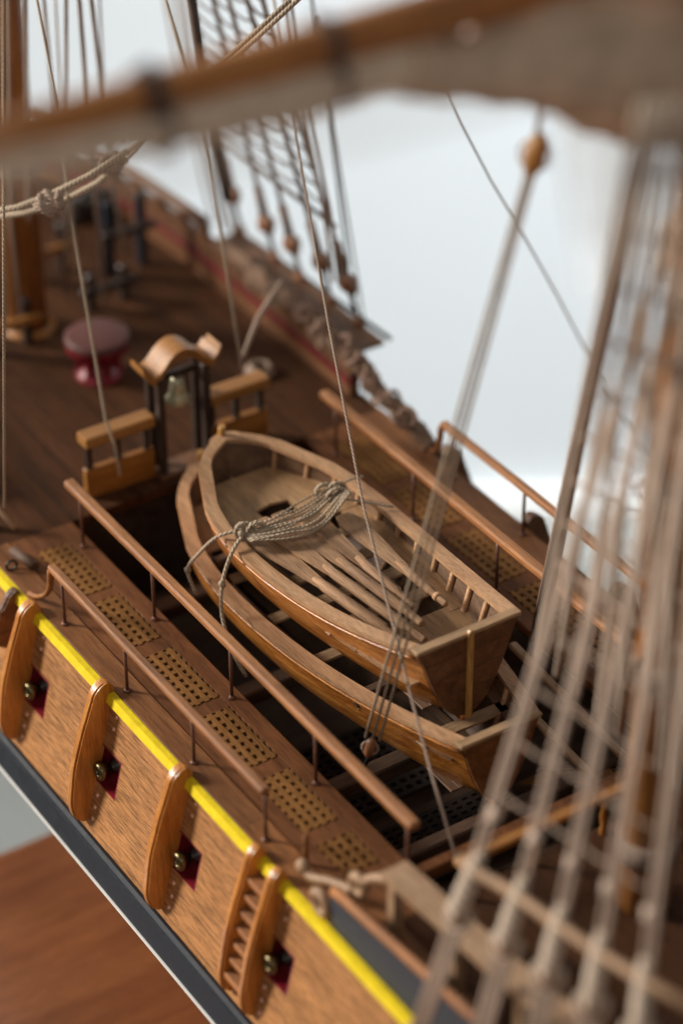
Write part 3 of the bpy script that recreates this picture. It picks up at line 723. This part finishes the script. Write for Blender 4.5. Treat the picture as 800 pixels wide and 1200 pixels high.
    if upper:
        b = MB(); T0, T1, H0, H1, hh = .07, .33, .215, .30, .42
        T = [lerp(T0, T1, i/26) for i in range(27)]
        for sg in (-1, 1):
            o, i_ = [], []
            for t in T:
                ho = H0 <= t <= H1; o.append(V(X(t), cy(t)+sg*max(.03, hb(t)-.16), zb+.04)); i_.append(V(X(t), cy(t)+sg*(hh if ho else 0), zb+.04))
            for k in range(len(T)-1):
                i0 = i_[k].copy(); i1 = i_[k+1].copy()
                if i0.y != i1.y and abs(abs(i0.y-i1.y)-hh) < .1:
                    yy_ = i0 if abs(i0.y-cy0) > .2 else i1; (i0 if yy_ is i1 else i1).y = yy_.y if False else (i0 if yy_ is i1 else i1).y
                b.add([o[k], i0, i1, o[k+1]], [[0, 1, 2, 3]]); b.add([p-V(0, 0, .07) for p in (o[k], i0, i1, o[k+1])], [[0, 1, 2, 3]]); b.add([i0, i1, i1-V(0, 0, .07), i0-V(0, 0, .07)], [[0, 1, 2, 3]])
        b.add([o[-1], i_[-1], i_[-1]-V(0, 0, .07), o[-1]-V(0, 0, .07)], [[0, 1, 2, 3]])
        b.build('bow_platform', W['sheet'], c)
        plat(.78, .97, zb+.02, .0, 'stern_platform', W['sheet'])
        plat(.33, .80, zb+.03, .68, 'side_bench', W['sheet'])
        tw = (.40, .50, .60, .70)
    else:
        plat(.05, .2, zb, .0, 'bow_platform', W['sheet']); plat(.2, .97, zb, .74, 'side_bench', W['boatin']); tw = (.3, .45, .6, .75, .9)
    for t in tw:
        y = hb(t)-.15; b = MB(); b.box(X(t)-.17, X(t)+.17, cy(t)-y, cy(t)+y, zb-.07, zb-.0, .015); b.build('thwart', W['guny'], c)
    b = MB()
    for k in range(-3, 4):
        y = k*.26; b.bar((X(.16), cy(.16)+y*.5, kz(.16)+.3), (X(.95), cy(.95)+y*.8, kz(.9)+.28), .2, .05, .01)
    b.build('floorboards', W['boatin'], c)
    for t in ((.3, .4, .5, .62, .74, .85) if upper else (.35, .5, .65, .8)):
        for sg in (-1, 1):
            b = MB(); b.box(X(t)-.12, X(t)+.12, cy(t)+sg*(hb(t)-.14)-.06, cy(t)+sg*(hb(t)-.14)+.06, g(t)-.16, g(t)+.048, .01); b.build('chock', W['gun'], c)
    return c
boat('larger varnished boat lying below, half hidden under the other boat', -.5, 11.25, 0.0, .18, 2.12, .98, (.8, .45, .66), 1.95, "ship's boats stowed over the waist", False)
boat('upper boat with pale gunwale, oars lashed inside, resting on the larger boat', .55, 10.0, 0.0, .2, 1.88, 1.27, (2.08, 1.72, 2.38), 1.75, "ship's boats stowed over the waist", True)
for x, lb in ((2.6, 'wooden chock between the two boats near their bows'), (8.4, 'wooden chock between the two boats near their transoms')):
    b = MB(); b.box(x-.12, x+.12, -1.5, 1.5, .08, .42, .03); tag(b.build('boat_chock', W['beam']), lb, 'chock', 'chocks between the nested boats')
# oars and spars lying in the upper boat
oars = [((3.75, -1.15, 1.66), (8.9, -.62, 1.74), 'flat bladed oar lying nearest the left gunwale of the upper boat'),
        ((3.55, -.75, 1.74), (9.15, -.22, 1.78), 'second oar from the left gunwale, under the lashing'),
        ((3.5, -.28, 1.70), (8.7, .02, 1.84), 'oar in the middle of the fanned bundle in the upper boat'),
        ((3.7, .2, 1.76), (8.1, .22, 1.80), 'shorter oar right of the middle of the bundle'),
        ((4.3, .92, 1.66), (8.45, .80, 1.86), 'long pale oar with a collar nearest the right gunwale')]
for k, (a, e, lb) in enumerate(oars):
    a = Vector(a); e = Vector(e); d = (e-a).normalized(); rs_ = random.uniform(.85, 1.2); c = thing('oar', lb, 'oar', tuple(a), 'oars lashed in the upper boat')
    a, e, d = e, a, -d
    b = MB(); b.tube([a, a+d*.05, a+d*.6, a+d*.65, e-d*2.6, e-d*2.2], [q*rs_ for q in (.06, .085, .085, .12, .11, .07)], 8); b.build('loom', W['oar'], c)
    y = Vector((0, 0, 1)).cross(d).normalized(); n_ = 8; top = []; bt_ = []
    b = MB(); q1 = []; q2 = []
    for i in range(n_+1):
        t = i/n_; p = e-d*2.8+d*2.9*t; hw = .09+.2*min(1, t*1.3)-.13*max(0, (t-.85)/.15)**2
        q1.append(p+y*hw); q2.append(p-y*hw)
    U = Vector((0, 0, .025)); b.strip([p+U for p in q1], [p+U for p in q2], False); b.strip([p-U for p in q1], [p-U for p in q2], False); b.strip([p+U for p in q1], [p-U for p in q1], False); b.strip([p+U for p in q2], [p-U for p in q2], False)
    b.add([q1[-1]+U, q2[-1]+U, q2[-1]-U, q1[-1]-U], [[0, 1, 2, 3]]); b.build('blade', W['oar'], c)
    if k == 4:
        b = MB(); b.tube([a+d*.3+V(0, 0, 0), a+d*.42], .1, 8); b.build('collar', W['gun'], c)
# lashing across the boats
LX = .42
b = MB()
for k in range(14):
    a = V(3.45+k*.035, -1.55, 1.98); e = V(3.1+k*.06, 1.1, 2.02+.02*k)
    b.tube(smoothpath([a, V(3.5+k*.06+random.uniform(-.12, .12), -.75, 2.03+random.uniform(-.05, .05)), V(3.4+k*.07+random.uniform(-.12, .12), .1, 1.99+random.uniform(-.05, .07)), e], 5), .026, 6)
for cx, cy_, cz in ((3.45, -1.45, 1.98), (3.62, -1.24, 2.02), (3.3, 1.05, 2.06), (3.5, .9, 2.08), (3.2, .8, 2.02)):
    for q in range(3):
        r = .15+.035*q; ph = random.uniform(0, 3)
        b.tube([V(cx+.1*math.sin(a+ph)*.5+q*.05-.05, cy_+r*math.cos(a), cz+r*math.sin(a)*.9) for a in [i*math.pi/7 for i in range(15)]], .034, 6, False)
b.tube(smoothpath([(3.3, 1.0, 2.05), (3.1, 1.6, 1.98), (3.0, 2.0, 1.85)], 4), .03, 6); b.tube(smoothpath([(3.7, .95, 2.05), (4.1, 1.5, 1.95), (4.4, 1.9, 1.86)], 4), .03, 6)
for v_ in b.v: v_.x += LX
tag(b.build('lashing', rope_l), 'knotted brown rope lashing stretched across the upper boat over the oars', 'rope')
b = MB(); b.tube(smoothpath([(3.5, -1.45, 2.02), (3.2, -1.95, 1.85), (2.85, -2.25, 1.3), (2.6, -2.42, .75), (2.75, -2.3, .1)], 5), .042, 6)
b.lathe([(0, -.08), (.075, -.05), (.08, .03), (0, .08)], (2.6, -2.42, .76), n=8)
for v_ in b.v: v_.x += LX
tag(b.build('lashing_tail', rope_l), 'pale rope end curving from the lashing down to the lower boat, on the bow side', 'rope', 'lashing ends over the side')
b = MB(); b.tube(smoothpath([(3.6, -1.5, 2.02), (3.85, -2.0, 1.8), (4.0, -2.35, 1.2), (4.3, -2.55, .6), (4.75, -2.6, .0), (5.0, -2.4, -.7)], 5), .045, 6)
b.lathe([(0, -.1), (.08, -.06), (.085, .04), (0, .1)], (4.0, -2.35, 1.2), (.1, -.3, 1), 8)
b.lathe([(0, -.08), (.08, -.05), (.085, .03), (0, .08)], (3.62, -1.6, 2.04), n=8)
for v_ in b.v: v_.x += LX
tag(b.build('lashing_tail', rope_l), 'pale rope end hanging with a knot down the side of the upper boat', 'rope', 'lashing ends over the side')

# ------------------------------------------------------------------ masts, yard and sails
c = thing('foremast', 'orange varnished mast at the upper left with rope bound foot', 'mast', (-9.4, 0, 0))
b = MB(); b.tube([(-9.4, 0, -.2), (-9.4, 0, 14), (-9.4, 0, 27)], [.52, .5, .42], 24); b.build('pole', W['mast'], c)
b = MB(); b.tube([V(-9.4+.56*math.cos(a), .56*math.sin(a), 4.7+.11*a/6.283) for a in [i*math.pi/8 for i in range(16*9)]], .06, 6); b.build('woolding', rope_g, c)
b = MB(); b.lathe([(.7, 0), (.72, .12), (.56, .2)], (-9.4, 0, 0), n=24); b.build('collar', W['board'], c)
c = thing('mainmast', 'thick varnished mast behind the near shrouds at the right edge', 'mast', (16.3, 0, -3.2))
b = MB(); b.tube([(16.3, 0, -3.2), (16.3, 0, 8), (16.3, 0, 24)], [.56, .52, .46], 24); b.build('pole', W['mast'], c)
for z in (1.2, 5.5, 9.5):
    b = MB(); b.lathe([(.53, 0), (.6, .02), (.6, .55), (.53, .57)], (16.3, 0, z), n=24); b.build('woolding', rope_g, c)
c = thing('main_yard', 'blurred brown yard crossing the whole top of the picture', 'yard', (15.1, 0, 19.1))
b = MB(); P_ = [(15.0, y, 19.12) for y in range(-14, 15)]; b.tube(P_, [.44-.016*abs(y) for y in range(-14, 15)], 16); b.build('spar', W['yard'], c)
for y in (-9.3, -6.3, -3.0, 3.0, 6.3, 9.3):
    b = MB(); b.lathe([(.34, -.12), (.38, -.1), (.38, .1), (.34, .12)], (15.0, y, 19.12), (0, 1, 0), 16); b.build('band', black, c)
def roll_sail(name, pts, rad, mat, label, seed=1):
    random.seed(seed); b = MB(); P_ = smoothpath(pts, 6); n = len(P_); k = (n-1)/(len(pts)-1)
    rr = []
    for i in range(n):
        j = min(len(rad)-2, int(i/k)); rr.append(lerp(rad[j], rad[j+1], i/k-j)*(1+.05*math.sin(i*1.7)))
    b.tube(P_, rr, 18); o = b.build(name, mat)
    for v in o.data.vertices:
        v.co += Vector((math.sin(v.co.y*420+v.co.z*260), 0, math.sin(v.co.y*300+v.co.x*500)))*.00025
    tag(o, label, 'sail'); return o
roll_sail('furled_sail', [(14.95, -13, 18.7), (14.9, -10, 18.62), (14.9, -8, 18.5), (14.9, -6.2, 18.45), (14.95, -5.0, 18.5), (14.95, -3.9, 18.62)], [.12, .34, .42, .44, .42, .1], sail, 'pale canvas sail rolled under the left arm of the top yard', 2)
roll_sail('furled_sail', [(15.0, -5.0, 18.5), (15.1, -4.0, 18.15), (15.3, -2.6, 18.1), (15.5, -1.2, 17.7), (15.5, .6, 17.2), (15.5, 2.5, 17.4), (15.2, 6, 18.4)], [.5, .5, .85, 1.25, 1.3, 1.2, .5], sail2, 'bulky blurred bundle of brown furled canvas filling the upper right corner', 3)
# gaskets round the furled sail
for i, y in enumerate((-9.2, -6.35)):
    b = MB(); b.tube([V(14.95+.5*math.cos(a), y+.02*a, 18.8+.68*math.sin(a)) for a in [k*math.pi/10 for k in range(21)]], .07, 6)
    tag(b.build('gasket', rope_d), ['dark gasket tied round the yard at the left', 'dark gasket tied round the yard near the top middle'][i], 'rope', 'gaskets on the yard')

# ------------------------------------------------------------------ rigging
def rope(label, pts, r=.035, mat=rope_t, group='thin running ropes', name='rope', smooth=False, n=6, cat='rope'):
    b = MB(); b.tube(smoothpath(pts, 5) if smooth else [Vector(p) for p in pts], r, n)
    return tag(b.build(name, mat), label, cat, group)
def knot(label, p, r=.2):
    p = Vector(p); b = MB(); random.seed(int(p.x*10))
    for q in range(7):
        ax = Vector((random.uniform(-1, 1), random.uniform(-1, 1), random.uniform(-1, 1))).normalized(); u = ax.orthogonal().normalized(); v = ax.cross(u)
        rr = r*random.uniform(.8, 1.35)
        b.tube([p+(u*math.cos(a)+v*math.sin(a)*.7)*rr+ax*.04*q for a in [k*math.pi/6 for k in range(13)]], .07, 6, False)
    return tag(b.build('knot', rope_g), label, 'knot', 'seizings on the pale stays')
def block(label, p, ax, h=.42, r=.19, group='tackle blocks', mat=None):
    c = thing('block', label, 'pulley block', tuple(p), group); p = Vector(p); ax = Vector(ax).normalized()
    b = MB(); b.lathe([(0, -h), (r*.5, -h*.95), (r*.9, -h*.55), (r, 0), (r*.9, h*.55), (r*.5, h*.95), (0, h)], p, ax, 14); b.build('shell', mat or W['amber'], c)
    s = ax.orthogonal(); b = MB(); b.tube([p+ax*h*1.02*math.cos(a)+s*(r*1.0)*math.sin(a)**3 for a in [k*math.pi/10 for k in range(21)]], .03, 6, False); b.build('strop', rope_g, c)
    return c
# the two boat tackles
def tackle(pt, pb, name_t, name_b, lab, spread, r, mat, top_r, h=.42):
    pt = Vector(pt); pb = Vector(pb); d = (pt-pb).normalized(); s = d.cross(Vector((.69, -.45, .57))).normalized()
    block(name_t, pt, d, h, top_r); block(name_b, pb, d, .26, .12, mat=W['block'])
    for k, nm_ in enumerate(('left', 'middle', 'right')):
        o = s*(k-1)*spread
        rope('%s fall of the %s' % (nm_, lab), [pt-d*h*.8-o*.45, pt.lerp(pb, .5)-o*.8, pb+d*.25-o], r, mat, 'falls of the boat tackles')
    return d
d = tackle((11.87, 0, 14.2), (9.92, -2.12, .3), 'amber pulley block hanging against the white wall at the upper right', 'small pulley block at the foot of the left tackle, beside the lower boat',
       'tackle that hangs from the amber block', .15, .031, rope_l, .21)
rope('short rope holding the amber block up to the canvas bundle', [(11.87, 0, 14.55), (12.05, .05, 15.6), (12.9, .1, 17.6)], .055, rope_g, 'pendants of the boat tackles')
b = MB(); b.tube(smoothpath([(9.9, -2.14, .05), (9.84, -2.2, -.25), (9.9, -2.3, -.5), (10.0, -2.2, -.3)], 5), .045, 6); tag(b.build('hook', iron), 'dark hook under the lower block of the left tackle', 'hook')
tackle((14.85, -.1, 16.2), (8.42, 3.23, -.6), 'block at the top of the thick right tackle, under the canvas bundle', 'small block at the foot of the right tackle behind the boats',
       'thick tackle right of the boats', .12, .052, rope_b, .2, .35)
rope('long grey line from the top centre down past the upper boat to the quarterdeck front', [(14.13, -2.69, -0.02), (12.05, -2.08, 1.15), (10.25, -1.49, 2.19), (8.72, -0.96, 3.09), (7.00, -0.37, 4.09), (3.49, 1.06, 6.23), (-1.13, 3.04, 9.09), (-4.15, 4.38, 10.98)], 0.034, rope_g, 'thin running ropes')
rope('thin line tied to the left belfry rail with a loose tail', [(-4.49, -1.50, 12.04), (-3.62, -1.55, 9.31), (-3.05, -1.73, 7.25), (-1.49, -1.94, 2.14), (-1.27, -1.87, 1.57), (-1.03, -1.89, 0.81)], 0.036, rope_l, 'thin running ropes')
rope('thin line tied to the right belfry rail', [(-3.79, 1.28, 11.63), (-2.89, 1.76, 8.07), (-2.30, 1.85, 5.18), (-1.70, 1.91, 2.12)], 0.042, rope_l, 'thin running ropes')
rope('short slanted line joining the right belfry rail line', [(-1.81, 1.99, 2.32), (-2.71, 2.99, 2.69), (-3.45, 4.14, 2.98)], 0.06, rope_g, 'thin running ropes')
rope('thin straight line down the left edge of the picture', [(-0.47, -4.10, 13.92), (0.05, -5.38, 1.86)], 0.035, rope_l, 'thin running ropes')
rope('blurred line just right of the foremast', [(-6.52, 0.33, 10.67), (-7.47, 0.52, 6.27), (-8.55, 0.73, 1.22)], 0.05, rope_g, 'thin running ropes')
rope('blurred line in front of the foremast, left side', [(-7.25, -0.79, 10.67), (-8.42, -0.72, 3.80), (-8.83, -0.46, 0.63)], 0.05, rope_g, 'thin running ropes')
rope('blurred line in front of the foremast, right side', [(-7.04, -0.46, 10.67), (-8.77, -0.04, 4.04), (-9.69, 0.22, 0.45)], 0.055, rope_g, 'thin running ropes')
rope('blurred line second right of the foremast', [(-6.82, -0.13, 10.67), (-8.17, 0.57, 7.57), (-10.36, 1.79, 2.46)], 0.045, rope_g, 'thin running ropes')
rope('grey line ending beside the far carronade', [(-6.37, 0.56, 10.67), (-7.83, 1.36, 4.46), (-8.71, 1.91, 0.59)], 0.06, rope_g, 'thin running ropes')
rope('grey line looping near the far carronade', [(-6.23, 0.78, 10.67), (-8.70, 2.37, 3.97), (-9.75, 3.16, 1.05)], 0.06, rope_g, 'thin running ropes')
rope('faint blurred line left of the netted shrouds', [(-13.53, 6.71, 6.60), (-13.56, 7.17, 3.44), (-13.50, 8.01, -1.15)], 0.045, rope_g, 'thin running ropes')
rope('second faint blurred line left of the netted shrouds', [(-12.54, 6.52, 7.00), (-12.58, 6.89, 3.90), (-12.48, 7.76, -0.83)], 0.06, rope_g, 'thin running ropes')
rope('third faint line close to the netted shrouds', [(-11.60, 6.26, 7.41), (-11.17, 6.34, 4.11), (-10.29, 7.01, -0.54)], 0.06, rope_g, 'thin running ropes')
rope('pale stretched line crossing behind the top yard', [(0.58, 2.56, 12.61), (-0.24, 1.65, 11.34), (-1.51, 0.28, 9.47), (-2.28, -0.54, 8.41)], 0.055, rope_l, 'stays at the upper left')
rope('second pale line running parallel under the first', [(-0.33, 2.58, 11.97), (-1.39, 1.49, 10.39), (-2.21, 0.67, 9.25), (-3.01, -0.21, 7.79)], 0.055, rope_l, 'stays at the upper left')
rope('pale line from the knotted seizing to the left edge, upper strand', [(-2.28, -0.54, 8.41), (-2.71, -1.32, 7.82), (-3.19, -2.08, 7.34), (-3.66, -2.73, 6.99), (-4.20, -3.34, 6.78)], 0.08, rope_l, 'stays at the upper left')
rope('pale line from the knotted seizing to the left edge, lower strand', [(-2.61, -0.42, 8.02), (-2.97, -0.99, 7.42), (-3.55, -1.71, 6.85), (-4.14, -2.31, 6.50), (-4.96, -3.02, 6.20)], 0.08, rope_l, 'stays at the upper left')
rope('dark thin backstay right of the netted shrouds', [(-5.03, 6.04, 9.84), (-4.64, 6.32, 6.54), (-4.19, 6.59, 2.29)], 0.04, rope_d, 'thin running ropes')
rope('thinner backstay furthest right of the netted shrouds', [(-4.53, 5.95, 9.17), (-4.25, 6.24, 6.03), (-3.70, 6.85, 0.17)], 0.03, rope_d, 'thin running ropes')
rope('very thin thread slanting over the white wall to a small block', [(3.31, 3.66, 11.94), (5.43, 3.05, 11.28), (7.05, 2.65, 10.80), (8.27, 2.40, 10.47), (10.18, 1.97, 9.93), (12.16, 1.47, 9.34), (14.47, 0.99, 8.71)], 0.022, rope_d, 'thin running ropes')
rope('broad faint out of focus rope crossing just under the top yard', [(25.06, -16.49, 24.27), (25.73, -15.30, 24.39), (26.62, -13.62, 24.64), (27.42, -11.87, 25.04), (27.77, -11.10, 25.22)], 0.055, rope_w, 'thin running ropes')
knot('knotted seizing where the pale stays meet, left', (-2.75, -0.75, 7.93))
knot('round seizing block on the pale stays near the foremast', (-3.08, -2.19, 7.20))
NEAR = [((17.60, -5.39, 3.40), (17.85, -6.59, 0.75)), ((18.72, -5.20, 3.52), (19.24, -6.43, 0.75)), ((19.80, -5.11, 3.64), (20.62, -6.38, 0.75)), ((20.83, -5.00, 3.76), (21.95, -6.31, 0.75)), ((21.87, -4.84, 3.88), (23.33, -6.17, 0.75))]
FORE = [(-9.10, 6.10, 2.31), (-7.37, 6.10, 2.22), (-6.11, 6.10, 2.20), (-4.71, 6.10, 2.35), (-3.44, 6.10, 2.31)]
MID = [((18.17, -3.00, 18.60), (13.10, -0.40, 4.04)), ((18.04, -2.69, 18.47), (13.80, -0.43, 4.05)), ((17.92, -2.38, 18.34), (14.49, -0.47, 4.07)), ((17.80, -2.06, 18.20), (15.17, -0.51, 4.10)), ((17.69, -1.74, 18.07), (15.84, -0.55, 4.13)), ((17.57, -1.42, 17.94), (16.50, -0.60, 4.17)), ((17.45, -1.10, 17.80), (17.16, -0.65, 4.21)), ((17.34, -0.77, 17.67), (17.81, -0.71, 4.27))]
BLK = (14.99, 0.59, 8.65)
rope('fine line left of the foremast shrouds, running to the pin rail', [(-7.51, 0.52, 10.26), (-7.64, 0.53, 7.11), (-7.76, 0.71, 1.99)], 0.03, rope_l, 'thin running ropes')
rope('fine line crossing the knotted pale stays', [(-7.78, 1.83, 9.85), (-8.70, 2.25, 6.45), (-9.53, 3.18, 2.55)], 0.03, rope_g, 'thin running ropes')
rope('thick dark bundle at the left edge of the netted shrouds', [(-3.33, 1.80, 11.47), (-4.18, 2.58, 8.41), (-5.17, 3.66, 4.68)], 0.11, rope_d, 'thin running ropes')
rope('grey double line beside the rightmost netted shroud, left strand', [(-3.79, 4.51, 10.65), (-3.45, 4.71, 7.92), (-2.98, 5.09, 4.93), (-2.75, 5.20, 2.97)], 0.045, rope_g, 'thin running ropes')
rope('grey double line beside the rightmost netted shroud, right strand', [(-3.72, 4.62, 10.65), (-3.34, 4.84, 7.92), (-2.87, 5.19, 4.95), (-2.61, 5.31, 2.89)], 0.045, rope_g, 'thin running ropes')
block('blurred amber block hanging among the ropes at the right edge', BLK, (0, 0, 1), .5, .24)
AP = Vector((16.45, .1, 15.5))
n_sh = ['first', 'second', 'third', 'fourth', 'fifth']
near = []
for i, (u, l) in enumerate(NEAR):
    u = Vector(u); l = Vector(l); d = (AP-u).normalized()
    c = thing('shroud', '%s near shroud counted from the left, ending in a deadeye at the lower right' % n_sh[i], 'shroud', tuple(u), 'port main shrouds')
    b = MB(); ap = AP+V((i-2)*.35, 0, 0); b.tube([u+d*.25+V(.1, 0, 0), ap+V(.05, 0, 0)], .052, 6); b.tube([u+d*.25+V(-.1, 0, .0), ap+V(-.06, 0, 0)], .05, 6); b.build('rope', rope_s, c)
    b = MB(); b.tube([u+d*1.9, u+d*2.15], .12, 8); b.build('seizing', rope_s, c)
    side = d.cross(Vector((0, 0, 1))).normalized(); nr = side.cross(d).normalized()
    b = MB(); b.lathe([(.0, -.11), (.16, -.11), (.2, -.06), (.2, .06), (.16, .11), (0, .11)], u, nr, 16); b.build('deadeye', W['block'], c)
    b = MB(); b.tube([u+d*1.3, u+d*.95+nr*.05, u+d*.5+nr*.1, u+d*.12+nr*.1, u-d*.12+nr*.02], [.1, .16, .18, .17, .09], 10)
    b.tube([u+side*.25*math.sin(a)-d*.27*math.cos(a)+d*.05 for a in [k*math.pi/10 for k in range(-7, 8)]], .07, 8); b.build('turn_in', rope_w, c)
    e = l+d*.45
    b = MB()
    for q in (-.16, -.05, .06, .16): b.tube([u-d*.05+side*q, e+side*q*.9], .045, 6)
    b.build('lanyard', rope_g, c)
    b = MB(); b.lathe([(.0, -.11), (.22, -.11), (.27, -.06), (.27, .06), (.22, .11), (0, .11)], e, nr, 16); b.tube([e-d*.2, e-d*1.1], .05, 6); b.build('lower_deadeye', W['block'], c)
    near.append((u, d))
b = MB(); b.tube([near[0][0]+near[0][1]*1.0+V(-.3, -.1, 0)]+[u+dd*1.0+V(0, -.1, 0) for u, dd in near]+[near[-1][0]+near[-1][1]+V(1.2, .1, .2)], .1, 8)
tag(b.build('sheer_pole', W['carve']), 'blurred brown bar lashed across the near shrouds above their deadeyes', 'pole')
for k in range(9):
    q = 2.4+k*1.0; pts = []
    for i in range(4):
        a = near[i][0]+(AP-near[i][0]).normalized()*q; c_ = near[i+1][0]+(AP-near[i+1][0]).normalized()*q
        pts += [a, a.lerp(c_, .5)-V(0, 0, .07)]
    pts.append(c_)
    rope('ratline tied across the near shrouds, rung %s from the bottom' % ['one', 'two', 'three', 'four', 'five', 'six', 'seven', 'eight', 'nine'][k], pts, .028, rope_g, 'ratlines on the near shrouds', 'ratline', cat='ratline')
# starboard fore shrouds with their netting of ratlines
FA = Vector((-8, 1.6, 25.5)); fore = []
for i, u in enumerate(FORE):
    u = Vector(u); d = (FA-u).normalized()
    c = thing('shroud', '%s far shroud counted from the left, with a brown deadeye above the far side' % n_sh[i], 'shroud', tuple(u), 'starboard fore shrouds')
    b = MB(); b.tube([u+d*.2, FA], .065, 6); b.build('rope', rope_b, c)
    ld = V(u.x+(u.x+6)*.02, 6.35, 1.12); k_ = (u-ld).normalized()
    b = MB(); b.lathe([(0, -.13), (.22, -.13), (.29, 0), (.22, .13), (0, .13)], u, (.15, -.95, .1), 14); b.build('deadeye', W['block'], c)
    b = MB(); b.tube([u+d*.28*math.cos(a)+V(.27*math.sin(a), 0, 0) for a in [q*math.pi/8 for q in range(-7, 8)]], .06, 6); b.tube([u+d*.3, u+d*1.15], .12, 6); b.build('turn_in', rope_b, c)
    b = MB(); b.lathe([(0, -.08), (.15, -.08), (.18, 0), (.15, .08), (0, .08)], ld, (.1, -.98, .1), 12)
    b.build('lower_deadeye', W['block'], c)
    b = MB()
    for q in (-.1, 0, .1): b.tube([u+V(q, 0, -.1), ld+V(q, 0, .1)], .03, 5)
    b.build('lanyard', rope_d, c); fore.append(u)
def fp(i, q): return fore[i]+(FA-fore[i]).normalized()*q
q0 = 1.75
b = MB(); b.tube([fp(0, q0+.0)+V(-.35, 0, 0), fp(4, q0)+V(.25, 0, 0)], .06, 6); tag(b.build('sheer_pole', rope_d), 'dark bar lashed across the far netted shrouds above their deadeyes', 'pole')
nums = 'one two three four five six seven eight nine ten eleven twelve thirteen fourteen fifteen sixteen seventeen eighteen'.split()
for k in range(18):
    pts = []
    for i in range(4):
        a = fp(i, q0+.5*(k+1)); e = fp(i+1, q0+.5*(k+1)); pts += [a, a.lerp(e, .5)-V(0, 0, .07)]
    pts.append(e)
    b = MB(); b.tube(pts, .034, 5)
    for i in range(5): b.lathe([(0, -.07), (.09, 0), (0, .08)], fp(i, q0+.5*(k+1)), (0, 0, 1), 6)
    tag(b.build('ratline', rope_d), 'ratline knotted across the far netted shrouds, rung %s from the bottom' % nums[k], 'ratline', 'ratlines on the far shrouds')
b = MB(); b.tube([(-8.6, 6.45, 1.0), (-2.2, 6.55, 1.15)], .06, 6); tag(b.build('channel_rod', iron), 'dark rod along the far side under the brown deadeyes', 'rod')
# dense running ropes under the canvas bundle at the right
mids = ['first', 'second', 'third', 'fourth', 'fifth', 'sixth', 'seventh', 'eighth']
for i, (t_, b_) in enumerate(MID):
    rope('%s pale blurred rope right of the thick tackle, hanging from the canvas bundle' % mids[i], sagline(t_, b_, -.1, 6), .075, rope_w, 'ropes hanging from the canvas bundle')
for k in range(9):
    q = .1+k*.085; pts = []
    for i, (t_, b_) in enumerate(MID): pts.append(Vector(t_).lerp(Vector(b_), q))
    rope('ratline across the pale ropes under the canvas bundle, row %s from the top' % nums[k], pts, .04, rope_g, 'ratlines under the canvas bundle', 'ratline', cat='ratline')
